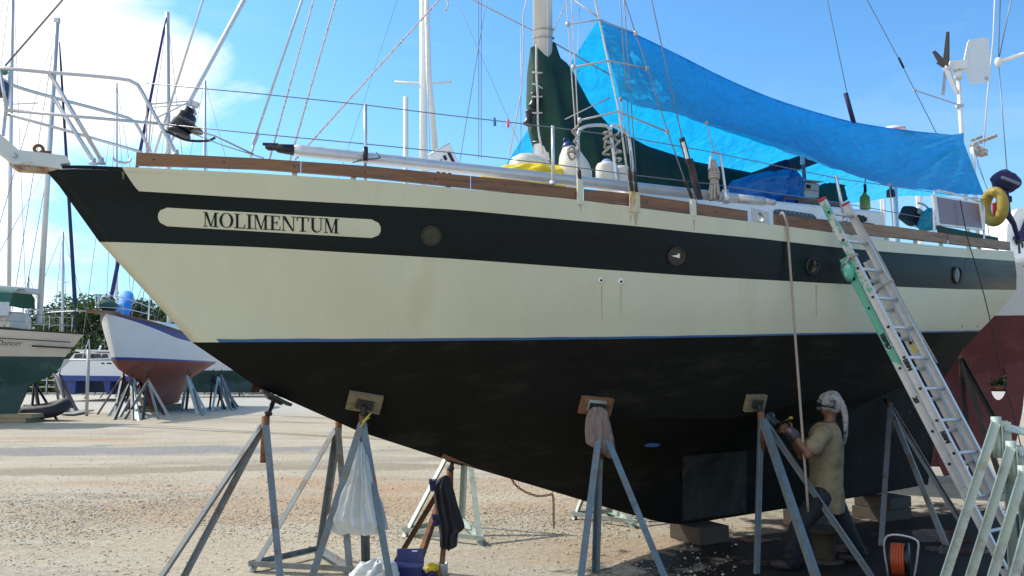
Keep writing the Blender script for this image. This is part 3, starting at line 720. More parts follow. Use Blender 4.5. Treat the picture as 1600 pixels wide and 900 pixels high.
# shrouds, ratlines, turnbuckles
def shroud(base, top, r=.006, mt='wire', k=1.5, n0=-.02):
    a = S(*base, n0); nb = sh(SNZ(a)[0])[0]; b_ = B(*top, nb * .72)
    return line('shroud', [a, b_, out(a, b_, k)], r, mt)
shroud((906, 300), (885, 0), .006, 'ropew'); shroud((909, 300), (893, 0), .006, 'ropew')
for d in (0,):
    a = S(985, 305, -.02); line('shroud', [a, B(967, 173, 1.4), B(935, 24, 1.25), B(922, -30, 1.2), B(865, -300, .7)], .0095, 'ropew')
shroud((990, 305), (969, 0), .005); shroud((996, 305), (975, 0), .005)
line('shroud', [S(1083, 320, -.02), S(1043, 205, -.1), B(1012, 107, 1.4), B(993, 52, 1.3), B(976, 0, 1.25), B(890, -300, .8)], .006)
shroud((1090, 325), (1018, 0), .006)
for pts, r in (([(887, 38), (935, 31), (993, 52)], .008), ([(896, 105), (951, 95), (1011, 107)], .009), ([(906, 188), (966, 174), (1043, 206)], .009)):
    nn = (1.28, 1.3, 1.3) if pts[0][1] < 60 else (1.36, 1.4, 1.38)
    P3 = [B(u, v, n) for (u, v), n in zip(pts, nn)]
    m = MB(); m.tube([P3[0], P3[1], P3[2]], r, 8)
    for p in (P3[0], P3[2]): m.ell(p, (.02, .02, .028), None, 0, 10)
    m.build('ratline', M['dullsteel'], boat)
m = MB(); m.bar(S(1065, 215, -.03), S(1076, 255, -.03), .035, .05, NV, bev=.01); m.bar(S(1074, 250, -.03), S(1092, 312, -.03), .022, .022, NV); m.bar(S(1080, 248, -.03), S(1096, 312, -.03), .022, .022, NV); tb_ = m.build('turnbuckle', M['darkiron'], boat)
m = MB(); m.bar(S(1067, 222, -.003), S(1074, 248, -.003), .022, .02, NV); m.build('sheave_plate', M['white'], tb_)
for u, v0, v1 in ((906, 262, 296), (985, 262, 305), (993, 264, 305), (1070, 276, 310)):
    a, b_ = S(u - 2, v0, -.02), S(u + (2 if u < 1000 else 12), v1, -.02); m = MB(); m.tube([a, a.lerp(b_, .1), a.lerp(b_, .12), a.lerp(b_, .45), a.lerp(b_, .5), a.lerp(b_, .55), a.lerp(b_, .88), a.lerp(b_, .9), b_], [.008, .008, .016, .016, .009, .016, .016, .008, .012], 8); m.build('turnbuckle', M['darkiron'], boat)
# knotted spare rope along the shrouds
def tangle(c, size, n, r, seed, drop=0.0):
    rr = random.Random(seed); pts = []
    for i in range(n):
        a = i * 1.9 + rr.uniform(-.4, .4); pts.append(c + DV * math.cos(a) * size[0] * rr.uniform(.5, 1) + NV * math.sin(a) * size[0] * rr.uniform(.5, 1) + V((0, 0, size[1] * (1 - 2 * i / n) + rr.uniform(-.02, .02) - drop)))
    return curve(pts, n * 9)
for (u, v), sz, n, nm in (((900, 225), (.035, .16), 12, 'rope_lashing'), ((893, 240), (.05, .05), 8, 'rope_lashing'), ((950, 222), (.05, .12), 14, 'rope_coil'), ((965, 232), (.04, .15), 12, 'rope_coil')):
    m = MB(); m.tube(tangle(S(u, v, -.1), sz, n, 0, u), .011, 6); m.build(nm, M['rope'], boat)
m = MB(); c = S(1116, 278, -.09)
for k in range(9):
    a = k * .7; ox = .045 * math.cos(a); oy = .035 * math.sin(a)
    m.tube(curve([c + V((0, 0, .17)) + DV * ox * .2, c + DV * ox + NV * oy + V((0, 0, .05)), c + DV * ox * .7 + NV * oy * .7 + V((0, 0, -.02)), c + DV * ox * 1.35 + NV * oy + V((0, 0, -.2 - .03 * math.sin(k * 2.2)))], 14), .012, 6)
for k in range(3): m.tube([c + V((0, 0, .0 + k * .02)) + (DV * math.cos(t) + NV * math.sin(t)) * .045 for t in np.linspace(0, 2 * math.pi, 13)[:-1]], .011, 6, closed=True)
coil = m.build('coiled_rope', M['rope'], None, S(1116, 318, -.09))
tag(coil, 'thick coil of grey rope hanging from the bent steel post amidships', 'rope')
# mast, boom, sail cover
mb0 = B(849, 300, 0); mtop = MT
m = MB(); m.tube([mb0, V((mb0.x, mb0.y, mtop.z))], .105, 20); m.tube([V((mb0.x, mb0.y, z)) + NV * .1 for z in (mb0.z + .1, mb0.z + 5)], .012, 6); mast = m.build('mast', M['alloy'], boat)
for v in (47, 60, 222):
    p = B(849, v, 0); m = MB(); m.tube([p + (DV * math.cos(t) + NV * math.sin(t)) * .112 + V((0, 0, .03 * math.cos(t + 1))) for t in np.linspace(0, 2 * math.pi, 25)[:-1]], .009 if v < 100 else .016, 6, closed=True); m.build('mast_lashing', M['rope'] if v < 100 else M['black'], mast)
for k, (u, v, v2) in enumerate(((833, 148, 168), (825, 172, 195))):
    m = MB(); a = B(u, v2, .12); m.lathe([(0, 0), (.05, 0), (.052, .02), (.036, .05), (.036, .1), (.05, .13), (.048, .15), (0, .16)], a, (.15, 0, 1), 16); m.build('mast_winch', M['black'], mast)
tops = [(829, 74), (845, 68), (866, 66), (871, 88), (886, 100), (900, 122), (920, 160), (949, 195), (1010, 228), (1087, 253), (1186, 272)]
bots = [(829, 205), (845, 262), (866, 290), (871, 290), (886, 292), (900, 292), (920, 292), (945, 294), (1010, 300), (1087, 308), (1186, 312)]
m = MB(); rws = []
US = list(np.linspace(829, 1000, 44)) + list(np.linspace(1006, 1186, 30))
ft, fb = pl(tops), pl(bots)
for u in US:
    row = []; hw = .15 + .05 * math.sin(min(1, (u - 829) / 60) * math.pi) if u < 900 else .15 * (1 - .4 * (u - 900) / 290)
    if u == 829: hw = .05
    T, Bt = B(u, ft(u), 0), B(u, fb(u), 0); Bt = V((T.x, T.y, Bt.z)); n = 64
    for k in range(n):
        a = 2 * math.pi * k / n; ca, sa = math.cos(a), math.sin(a)
        z = (T.z + Bt.z) / 2 + (T.z - Bt.z) / 2 * math.copysign(abs(ca) ** .8, ca)
        wv = hw * (.35 + .65 * abs(sa)) * math.copysign(abs(sa) ** .7, sa) * (1.0 - .25 * ca)
        wv *= 1 + .35 * noise.noise(V((u * .045, z * 1.5, 3 if sa > 0 else 9))) + .16 * math.sin(u * .13 + z * 5 + 2 * noise.noise(V((u * .02, z, 1)))) + .12 * noise.noise(V((u * .12, z * 5, 5)))
        row.append(V((T.x, T.y, z)) + NV * wv)
    rws.append(row)
m.grid(rws, wrap=True); m.add(rws[0], [list(range(64))]); m.add(rws[-1], [list(range(64))[::-1]])
cover = m.build('sail_cover', M['green'], boat)
m = MB()
for v in (112, 135, 150, 175): p = B(839, v, .17); m.tube([p + DV * x + NV * .02 * math.cos(x * 20) + V((0, 0, .02 * math.sin(v + x * 15))) for x in np.linspace(-.06, .06, 6)], .008, 6)
m.tube(curve([B(838, 70, .14), B(838, 110, .18), B(840, 150, .19), B(841, 200, .17), B(848, 240, .14)], 20), .012, 6)
m.build('cover_lacing', M['ropew'], cover)
# lines about the mast
line('halyard', [B(823, 0, .2), B(817, 25, .2), B(818, 60, .2), B(815, 140, .2), B(796, 243, .3)], .008, 'ropew')
line('halyard', [B(823, 0, .2), B(830, -300, .1)], .008, 'ropew')
line('topping_line', [B(700, -20, -.4), B(831, 47, -.1), B(955, 118, .3)], .007, 'rope')
line('topping_line', [B(897, 0, .6), B(935, 27, 1.2)], .007, 'rope'); line('halyard', [B(886, 0, .4), B(862, 55, .12)], .007, 'ropew')
line('halyard', [B(814, 40, -.2), B(814, 250, -.2)], .0035); line('green_line', [B(865, 195, .2), B(953, 152, .3)], .008, 'ropew')
line('halyard', [B(906, 0, .5), B(899, 190, .6)], .003)
# boom end sling and post
m = MB(); m.bar(B(1150, 290, 0), B(1272, 246, 0), .13, .17, (0, 0, 1), 0, .025); boom = m.build('boom', mat('grey_boom_cover', (.035, .05, .06), .6, 0, .2, 6), boat)
m = MB(); m.bar(B(1210, 270, 0), B(1228, 263, 0), .17, .22, (0, 0, 1), 0, .03); m.bar(B(1212, 270, .1), B(1208, 292, .1), .05, .05, NV, bev=.015); m.build('boom_strap', M['navy'], boom)
m = MB(); m.bar(B(1255, 256, .2), B(1258, 292, .2), .035, .035, NV, bev=.006); bp_ = m.build('boom_post', mat('blue_grey_post', (.12, .2, .3), .5), boat)
m = MB(); m.bar(B(1254, 243, .22), B(1254, 257, .22), .03, .05, NV, bev=.004); f = m.build('drilled_plate', M['white'], bp_)
for v in (247, 253): m = MB(); m.lathe([(.008, 0), (0, .001)], B(1254, v, .238), NV, 10); m.build('bolt_hole', M['black'], f)
# coachroof with its long window
CT = pl([(985, 296), (1110, 306), (1164, 313), (1300, 326), (1382, 334)])
m = MB(); pts_t, pts_b = [], []
for u in np.linspace(985, 1382, 18):
    p = B(u, CT(u), 1.0); q = B(u, 372, 1.0); pts_t.append(p); pts_b.append(V((p.x, p.y, sh(SNZ(p)[0])[1] - .1)))
tops_ = [[p + NV * -.03 + V((0, 0, .03)) for p in pts_t]] + [[p + NV * -d + V((0, 0, .05 + .04 * (1 - abs(d - 1) ** 2))) for p in pts_t] for d in (.2, .6, 1, 1.4, 1.8, 1.97)]
m.grid([pts_b, pts_t] + tops_ + [[p - NV * 2.0 for p in pts_t], [p - NV * 2.0 for p in pts_b]], smooth=False)
for k in (0, -1):
    l_ = [pts_b[k], pts_t[k]] + [t[k] for t in tops_] + [pts_t[k] - NV * 2.0, pts_b[k] - NV * 2.0]; m.add(l_, [list(range(len(l_)))])
cab = m.build('coachroof', M['gel'], boat, fix=True)
m = MB(); poly = []
for u, v in ((1209, 331), (1212, 327.5), (1218, 327), (1260, 333), (1270, 334.5), (1276, 340), (1274, 345), (1212, 339)): poly.append(B(u, v, 1.012))
m.poly(poly, NV * -.02); win = m.build('window', M['darkglass'], cab, fix=True)
for f in np.linspace(0, 1, 9):
    for (a, b_) in (((1215, 329.2), (1268, 336.5)), ((1214, 337.5), (1272, 343.5))): m = MB(); m.lathe([(.006, 0), (.004, .004), (0, .004)], B(a[0] + (b_[0] - a[0]) * f, a[1] + (b_[1] - a[1]) * f, 1.012), NV, 8); m.build('window_screw', M['steel'], win)
m = MB(); a, b_ = B(1225, 309, .8), B(1312, 322, .8); m.tube([a, b_], .012, 8); [m.tube([p, p - V((0, 0, .09))], .012, 8) for p in (a, b_, a.lerp(b_, .5))]; m.build('grab_rail', M['teak'], cab)
m = MB(); m.bar(B(1245, 316, .7), B(1310, 324, .7), .04, .10, (0, 0, 1)); m.build('roof_vent_window', M['darkglass'], cab)
m = MB(); p = B(1345, 342, 1.02)
for k in range(5): m.ell(p + DV * (.03 * (k - 2)) + V((0, 0, .02 * math.sin(k * 2.3))), (.035, .02, .03), None, 0, 8, .3, k)
m.bar(B(1332, 348, 1.02), B(1364, 352, 1.02), .03, .04, NV); m.build('deck_winch', M['black'], boat)
# stern gear: wind generator, radome, stays, timber gallows
pz = B(1503, 212, -.3); pt = B(1497, 122, -.3)
m = MB(); m.tube([V((pz.x, pz.y, sh(9.2)[1] - .1)), pz, pt], .032, 12); wg = m.build('wind_generator', M['white'], boat)
m = MB(); m.box(B(1495, 103, -.3), (.30, .16, .15), Matrix.Rotation(R(-4), 3, 'Y'), 0, .04); m.tube([B(1497, 112, -.3), B(1497, 124, -.3)], .06, 12); m.lathe([(0, -.05), (.05, -.04), (.05, .04), (0, .05)], B(1480, 106, -.3), (1, 0, 0), 12); m.build('generator_body', M['white'], wg)
hubp = B(1477, 105, -.3)
for k, (u, v, w_) in enumerate(((1472, 56, .10), (1469, 72, .10), (1480, 86, .05), (1484, 155, .07), (1489, 138, .03))):
    tip = B(u, v, -.3); tip = tip + V((0, (-.15, .2, .3, -.2, .3)[k], 0)); m = MB(); a = hubp; d = tip - a
    sd_ = V((.35, .9, .2)).cross(d).normalized() if k != 0 else d.cross(V((.9, .4, 0))).normalized()
    m.poly([a - sd_ * .025, a + d * .2 - sd_ * w_ * .5, a + d - sd_ * .02, a + d + sd_ * .02, a + d * .2 + sd_ * w_ * .5, a + sd_ * .025], V((.015, .0, 0))); m.build('blade', M['black'] if k < 3 else M['dullsteel'], wg)
m = MB(); tv = [B(u, v, -.3) for u, v in ((1511, 67), (1514, 62), (1540, 58), (1544, 61), (1547, 124), (1544, 128), (1516, 132), (1508, 113), (1504, 100))]
m.poly(tv, NV * .012); tvn = m.build('tail_vane', M['white'], wg, fix=True)
m = MB(); m.poly([B(u, v, -.286) for u, v in ((1539, 120), (1544, 120), (1544, 125), (1539, 125))], NV * .002); m.build('vane_sticker', mat('grey_sticker', (.4, .45, .5), .5), tvn)
m = MB(); a, b_ = B(1430, 141, -.3), B(1504, 166, -.3); m.tube([a, b_], .011, 8); m.ell(a, (.03, .02, .02), None, 0, 8); m.box(B(1499, 166, -.3), (.11, .06, .06), None, 0, .01); m.build('pole_brace', M['dullsteel'], wg)
line('backstay', [B(1465, 212, -.1), B(1407, 97, -.1), B(1355, 0, -.1), B(1200, -300, -.1)], .006); m = MB(); m.tube([B(1404, 90, -.1), B(1412, 106, -.1)], .016, 8); m.build('stay_insulator', M['black'], boat)
line('topping_lift', [B(1323, 143, 0), B(1293, 0, 0), B(1230, -300, 0)], .005); m = MB(); m.tube([B(1321, 145, 0), B(1334, 192, 0)], .03, 12); m.build('topping_lift_boot', M['navy'], boat)
m = MB(); c = B(1394, 208, -.2); m.lathe([(0, -.06), (.19, -.055), (.2, .0), (.185, .05), (.13, .075), (0, .085)], c, (0, 0, 1), 28); m.tube([c, V((c.x, c.y, sh(8)[1] - .1))], .03, 10); rad = m.build('radar_dome', M['white'], boat)
dn_ = V((0, 0, H)) - c; dn_.z = 0; dn_.normalize(); xd = V((-dn_.y, dn_.x, 0)).normalized()
text_mesh('raymarine', .055, c + dn_ * .2005 + xd * .06 + V((0, 0, -.005)), xd, (0, 0, 1), M['red'], 'dome_print', rad, bold=.001)
for a, b_, w_ in (((1518, 228), (1556, 212), .06), ((1520, 232), (1538, 240), .12), ((1517, 220), (1533, 214), .05)):
    m = MB(); m.bar(B(*a, -.1), B(*b_, -.1), w_, w_ * .8, (0, 0, 1), bev=.008); m.build('gallows_timber', mat('flaking_timber', (.35, .25, .18), .8, 0, .3, 20, col2=(.7, .66, .6), c2amt=.5, c2scale=14), boat)
m = MB(); gz_ = B(1520, 240, -.1); m.tube([V((gz_.x, gz_.y, sh(9.2)[1] - .1)), gz_ + V((0, 0, .1))], .03, 10); m.build('gallows_post', M['white'], boat)
line('stern_line', [B(1524, 215, .2), B(1528, 260, .2), B(1545, 300, .3)], .004, 'rope'); line('stern_line', [B(1521, 230, .2), B(1541, 292, .3)], .004, 'rope')
# stern rail with the canvas below the solar panel
m = MB(); m.tube(curve([S(u, v, -.05) for u, v in ((1460, 372), (1459, 302), (1464, 297), (1533, 316), (1537, 322), (1537, 384))], 30), .014, 8); m.build('stern_rail', M['steel'], boat)
m = MB(); m.grid([[S(u, v0 + .2 * (u - 1464), -.06) for u in np.linspace(1464, 1560, 8)] for v0 in (352, 360, 372)]); m.build('weather_cloth', M['green'], boat)
m = MB(); q = [S(u, v, -.03) for u, v in ((1458, 304), (1533, 316.5), (1539, 360), (1464, 351.5))]; m.poly(q, NV * -.03)
spn = m.build('solar_panel', mat('white_frame', (.72, .72, .7), .4), boat, fix=True)
m = MB(); ce = sum(q, V((0, 0, 0))) / 4; m.poly([ce + (p - ce) * .87 + NV * .004 for p in q], NV * -.003); m.build('panel_cells', mat('violet_cells', (.17, .085, .105), .3, 0, .15, 3, spec=.6), spn, fix=True)
# ------------------------------------------------------------------ cloth helpers
def drape(name, rows, Y, depth, mt, parent=None, fold=.25, ff=5.0, seed=0, nb=44, n=60, label=None, cat=None, group=None, bdepth=None, plane=None):
    """closed cloth body; rows = (v, uL, uR) from top to bottom, Y = distance, depth = half thickness"""
    vs = [r[0] for r in rows]; out = []
    at = (lambda u, v: P(u, v, Y)) if plane is None else (lambda u, v: B(u, v, plane))
    nrm = V((0, -1, 0)) if plane is None else NV
    for i in range(nb):
        f = i / (nb - 1); v = vs[0] + (vs[-1] - vs[0]) * f
        uL, uR = cr(vs, [r[1] for r in rows], v), cr(vs, [r[2] for r in rows], v)
        a, b_ = at(uL, v), at(uR, v); row = []
        for k in range(n):
            an = 2 * math.pi * k / n; x = -math.cos(an) * .5 + .5; sgn = math.sin(an)
            d = sgn * (depth if sgn > 0 or bdepth is None else bdepth)
            taper = min(1, .25 + 3 * f) * min(1, .3 + 5 * (1 - f))
            wv = 1 + fold * (math.sin(x * ff * 6.28 + seed + 1.5 * noise.noise(V((f * 3, seed, x)))) * .5 + noise.noise(V((x * ff, f * 2.2, seed))))
            wv += .10 * noise.noise(V((x * 14, f * 9, seed + 3))) + .06 * noise.noise(V((x * 30 + f * 9, f * 22, seed)))
            p = a.lerp(b_, x); row.append(p + nrm * (d * taper * wv) + V((0, 0, .25 * depth * noise.noise(V((x * 5, f * 5, seed + 7))))) * (sgn > -.2))
        out.append(row)
    m = MB(); m.grid(out, wrap=True); m.add(out[0], [list(range(n))]); m.add(out[-1], [list(range(n))[::-1]])
    lo = min(m.v, key=lambda q: q.z)
    cx = sum(m.v, V((0, 0, 0))) / len(m.v)
    o = m.build(name, mt, parent, None if parent else V((cx.x, cx.y, lo.z)), fix=True)
    if label: tag(o, label, cat, group)
    return o
def tarp_mat():
    m = bpy.data.materials.new('blue_tarpaulin'); m.use_nodes = True; nt = m.node_tree; N = nt.nodes; L = nt.links
    b = N['Principled BSDF']; b.inputs['Base Color'].default_value = (.03, .24, .56, 1); b.inputs['Roughness'].default_value = .3; b.inputs['Specular IOR Level'].default_value = .5
    tc = N.new('ShaderNodeTexCoord'); n = N.new('ShaderNodeTexNoise'); n.inputs['Scale'].default_value = 5; n.inputs['Detail'].default_value = 5; n.inputs['Distortion'].default_value = 1.2; L.new(tc.outputs['Object'], n.inputs['Vector'])
    bp = N.new('ShaderNodeBump'); bp.inputs['Strength'].default_value = .5; bp.inputs['Distance'].default_value = .06; vo = N.new('ShaderNodeTexVoronoi'); vo.feature = 'DISTANCE_TO_EDGE'; vo.inputs['Scale'].default_value = 2.2
    nd = N.new('ShaderNodeTexNoise'); nd.inputs['Scale'].default_value = 2.5; L.new(tc.outputs['Object'], nd.inputs['Vector'])
    va = N.new('ShaderNodeVectorMath'); va.operation = 'ADD'; L.new(tc.outputs['Object'], va.inputs[0]); L.new(nd.outputs['Color'], va.inputs[1]); L.new(va.outputs[0], vo.inputs['Vector'])
    vr = N.new('ShaderNodeMapRange'); vr.inputs[1].default_value = 0; vr.inputs[2].default_value = .12; vr.inputs[3].default_value = .3; vr.inputs[4].default_value = 0; L.new(vo.outputs[0], vr.inputs[0])
    hs = N.new('ShaderNodeMath'); hs.operation = 'ADD'; L.new(n.outputs[0], hs.inputs[0]); L.new(vr.outputs[0], hs.inputs[1])
    L.new(hs.outputs[0], bp.inputs['Height']); L.new(bp.outputs[0], b.inputs['Normal'])
    mr = N.new('ShaderNodeMapRange'); mr.inputs[1].default_value = .3; mr.inputs[2].default_value = .7; mr.inputs[3].default_value = .85; mr.inputs[4].default_value = 1.1; L.new(n.outputs[0], mr.inputs[0])
    vm = N.new('ShaderNodeVectorMath'); vm.operation = 'SCALE'; vm.inputs[0].default_value = (.01, .50, .92); L.new(mr.outputs[0], vm.inputs['Scale'])
    tr = N.new('ShaderNodeBsdfTranslucent'); L.new(vm.outputs[0], tr.inputs[0]); L.new(bp.outputs[0], tr.inputs['Normal'])
    ms = N.new('ShaderNodeMixShader'); ms.inputs[0].default_value = .5; L.new(b.outputs[0], ms.inputs[1]); L.new(tr.outputs[0], ms.inputs[2]); L.new(ms.outputs[0], N['Material Output'].inputs[0])
    return m
TARP = tarp_mat(); M['tarp'] = TARP
RIDGE = [(935, 30), (1000, 58), (1060, 87), (1130, 122), (1200, 152), (1270, 175), (1340, 193), (1420, 205), (1502, 213)]
LOWER = [(970, 155), (1036, 174), (1088, 188), (1139, 202), (1241, 233), (1292, 256), (1359, 284), (1441, 296), (1538, 305)]
FARLO = [(786, 264), (880, 284), (980, 300), (1080, 312), (1180, 322), (1270, 322), (1345, 316), (1420, 306), (1515, 306)]
def along(pts, f):
    x = f * (len(pts) - 1); i = min(int(x), len(pts) - 2)
    ks = list(range(len(pts))); return cr(ks, [p[0] for p in pts], x), cr(ks, [p[1] for p in pts], x)
tarp = thing('tarpaulin', 'big blue tarpaulin slung like a tent over the boom of the cream sailboat', 'tarpaulin', B(1200, 152, 0))
FOLDS = [((1.0, .0), (.76, 1.0), .075, .045), ((1.0, .03), (.66, 1.0), .05, .05), ((1.0, .0), (.88, 1.0), .045, .05), ((1.0, .0), (.95, 1.0), .04, .04), ((.50, .0), (.76, .98), .06, .06), ((.40, .0), (.70, .85), .05, .05), ((.56, .0), (.77, .95), .045, .035), ((.62, .0), (.78, .97), .04, .03), ((.68, .0), (.79, .95), .035, .03), ((.73, .05), (.80, .9), .03, .03),
         ((.05, .05), (.12, .95), .035, .04), ((.0, .02), (.45, .75), .05, .07), ((.02, .1), (.30, .95), .04, .06), ((.22, .0), (.55, .8), .05, .06), ((.3, .0), (.62, .9), .04, .04), ((1, .0), (.48, .6), .03, .03), ((.97, .15), (.985, 1.0), .03, .02), ((.82, .05), (.80, .95), .03, .03), ((.86, .1), (.82, .95), .03, .025)]
def panel(lowpts, nl, amp, sd, mir):
    rows = []; NU, NV_ = 220, 60
    for j in range(NV_):
        g = j / (NV_ - 1); row = []
        for i in range(NU):
            f = i / (NU - 1)
            a = B(*along(RIDGE, f), 0); lo = B(*along(lowpts, f), nl(f)); p = a.lerp(lo, g)
            d = -amp * .12 * math.sin(math.pi * g) * 2.2 * math.sin(math.pi * min(1, f * 1.02))
            d += amp * (.035 * noise.noise(V((f * 9 + g * 4, g * 3, sd))) + .016 * noise.noise(V((f * 45 + g * 22, g * 9, sd))) + .006 * noise.noise(V((f * 110 - g * 30, g * 26, sd))))
            if not mir:
                for (x0, y0), (x1, y1), h, w_ in FOLDS:
                    dx, dy = (x1 - x0) * 3.2, (y1 - y0); px, py = (f - x0) * 3.2, g - y0; L2 = dx * dx + dy * dy
                    t = (px * dx + py * dy) / L2
                    if 0 <= t <= 1.05:
                        q = (px * dy - py * dx) / math.sqrt(L2) + .03 * noise.noise(V((t * 4, x0 * 9, y1))); d += 1.0 * h * (math.exp(-abs(q / w_) ** 1.25) - .45 * math.exp(-((q - 1.6 * w_) / w_) ** 2)) * math.sin(math.pi * min(1, t * .86 + .12))  
            nn = (NV if not mir else -NV) * .8 + V((0, 0, .6))
            edge = 1 if 0 < i < NU - 1 and 0 < j else .0
            row.append(p + nn * d * edge)
        rows.append(row)
    return rows
m = MB(); m.grid(panel(LOWER, lambda f: 1.5 - .45 * f, 1.0, 1, False)); m.build('near_panel', TARP, tarp)
m = MB(); m.grid(panel(FARLO, lambda f: -1.5 + .4 * f, .6, 5, True)); m.build('far_panel', TARP, tarp)
m = MB(); m.tube([B(*along(RIDGE, f), 0) + V((0, 0, .004)) for f in np.linspace(0, 1, 30)], .008, 6); m.build('hem_rope', M['tarp'], tarp)
for k, (a, b_) in enumerate((((970, 155), (981, 240)), ((1104, 192), (1116, 240)), ((1390, 289), (1397, 372)), ((1537, 306), (1548, 385)))):
    nn = 1.5 - .45 * ((a[0] - 935) / 600); m = MB(); p = B(*a, nn); m.tube([p, S(*b_, -.08)], .005, 6); m.ell(p, (.018, .018, .018), None, 0, 8); m.build('tie_cord', M['rope'], tarp)
# ------------------------------------------------------------------ loose gear on the deck
def pear(name, c, r, h, label, cat, capm, bodym, group=None, tilt=None, n=20):
    t = thing(name, label, cat, c, group); ax = V(tilt or (0, 0, 1)).normalized()
    m = MB(); m.lathe([(0, 0), (r * .55, h * .02), (r * .85, h * .10), (r, h * .28), (r * .95, h * .48), (r * .65, h * .75), (r * .38, h * .88), (r * .34, h * .9)], c, ax, n); m.build('body', bodym, t)
    m = MB(); m.lathe([(r * .36, h * .86), (r * .36, h * .93), (r * .2, h), (0, h * 1.02)], c, ax, n); m.tube([V(c) + ax * h * 1.03 + (DV * math.cos(a) + V((0, 0, 1)) * math.sin(a)) * r * .16 for a in np.linspace(0, 6.28, 12)[:-1]], r * .07, 6, closed=True); m.build('end_cap', capm, t); return t
def cyl_fender(name, a, b_, r, label, capm, group):
    t = thing(name, label, 'fender', a, group); d = V(b_) - V(a); L = d.length; ax = d.normalized()
    m = MB(); m.lathe([(0, 0), (r * .5, .005), (r * .85, L * .06), (r, L * .15), (r, L * .8), (r * .85, L * .9), (r * .5, L * .96)], a, ax, 20); m.build('body', M['fender'], t)
    m = MB(); m.lathe([(r * .52, L * .955), (r * .4, L * 1.02), (r * .25, L * 1.06), (0, L * 1.08)], a, ax, 16); m.build('end_cap', capm, t); return t
pear('fender', B(800, 268, .7), .155, .44, 'fat white round fender with blue end lying before the mast', 'fender', M['bluecap'], M['fender'], 'fenders on the foredeck', DV * 1 + V((0, 0, .25)))
o = drape('yellow_bag', [(257, 800, 872), (264, 780, 884), (271, 752, 887), (282, 750, 900), (300, 760, 905)], 0, .14, M['yellow'], fold=.3, ff=3, seed=4, label='crumpled bright yellow cloth lying below the round white fender', cat='cloth', plane=.85)
pear('fender', B(905, 296, .95) , .155, .46, 'white pear shaped fender with dark blue neck beside the mast guard rail', 'fender', M['bluecap'], M['fender'], 'fenders on the foredeck', V((-.25, .0, 1)))
cyl_fender('fender', B(948, 300, .95), B(948, 252, .95), .105, 'upright off-white cylinder fender with pale blue top', mat('pale_blue_vinyl', (.2, .35, .55), .5), 'fenders on the foredeck')
cyl_fender('fender', B(973, 296, .95), B(970, 258, .95), .085, 'small grimy grey white fender next to the taller cylinder fender', M['rubber'], 'fenders on the foredeck')
# whisker pole lashed along the rail
pole = thing('spinnaker_pole', 'long silver aluminium pole lashed outside the rail, black fitting at its forward end', 'pole', S(800, 272, -.1))
pa, pb2 = S(455, 234, -.1), S(1150, 310, -.1); dp = (pb2 - pa)
m = MB(); m.tube([pa, pa + dp * .02, pb2], [.04, .048, .048], 16); m.build('tube', M['alloy'], pole)
m = MB(); m.tube([pa - dp.normalized() * .20, pa - dp.normalized() * .17, pa - dp.normalized() * .12, pa - dp.normalized() * .1, pa + dp.normalized() * .02], [.012, .028, .022, .036, .046], 12); m.bar(pa - dp.normalized() * .22 + V((0, 0, .02)), pa - dp.normalized() * .1 + V((0, 0, .03)), .02, .02); m.build('end_fitting', M['black'], pole)
m = MB(); m.tube([pb2, pb2 + dp.normalized() * .3], [.043, .043], 14); m.tube([pb2 + dp.normalized() * .3, pb2 + dp.normalized() * .42], [.035, .028], 12); m.build('end_sleeve', M['dullsteel'], pole)
m = MB(); m.tube(curve([pa + dp * .12 + V((0, 0, -.05)) , pa + dp * .14 + NV * .055 + V((0, 0, -.03)), pa + dp * .17 + NV * .055, pa + dp * .165 + V((0, 0, .05)) + NV * .02], 14), .005, 6); m.build('trip_line', mat('green_cord', (.03, .12, .09), .8), pole)
# framed white hatch board on the foredeck
gr = thing('hatch_board', 'tilted white slatted board in a grey frame standing on the foredeck', 'board', B(700, 285, -.2))
q = [B(u, v, -.2) for u, v in ((669, 244), (701, 225), (718, 262), (690, 285))]; ce = sum(q, V((0, 0, 0))) / 4
m = MB(); m.poly(q, NV * .02); m.build('board', M['white'], gr, fix=True)
m = MB(); m.tube(curve([q[0], q[1] + V((0, 0, 0)), q[2]], 20) if False else [q[0], q[1], q[2]], .016, 8); m.build('frame', M['dullsteel'], gr)
for (u, v), (u2, v2) in (((694, 243), (697, 250)), ((701, 238), (709, 254)), ((688, 250), (690, 254)), ((684, 267), (686, 273)), ((693, 268), (695, 275)), ((702, 270), (704, 276))):
    m = MB(); m.bar(B(u, v, -.175), B(u2, v2, -.175), .03, .012, NV); m.build('slot', M['navy'], gr)
for v, u, c_ in ((LU(772), 772, 'peg_blue'), (LU(793), 793, 'peg_red')):
    p = S(u, v, -.07); m = MB(); m.bar(p + V((0, 0, .03)), p - V((0, 0, .045)), .010, .02, NV, bev=.002); m.bar(p + V((0, 0, .025)) + DV * .006, p - V((0, 0, .04)) + DV * .014, .008, .018, NV, bev=.002)
    o = m.build('clothes_peg', mat(c_, (.02, .2, .45) if u < 780 else (.75, .2, .22), .5), None, p - V((0, 0, .045))); tag(o, ('blue' if u < 780 else 'pinkish red') + ' clothes peg clipped on the upper lifeline', 'clothes peg', 'clothes pegs on the lifeline')
drape('tarp_bundle', [(268, 1205, 1225), (272, 1200, 1236), (280, 1150, 1240), (290, 1143, 1244), (305, 1148, 1244), (318, 1155, 1242)], 0, .3, TARP, fold=.35, ff=4, seed=9, label='bundle of crumpled blue tarpaulin heaped on the cabin roof', cat='tarpaulin', plane=.55)
bx_ = thing('box', 'pale box with a dark square opening on the cabin roof beside the blue bundle', 'box', B(1260, 316, .6))
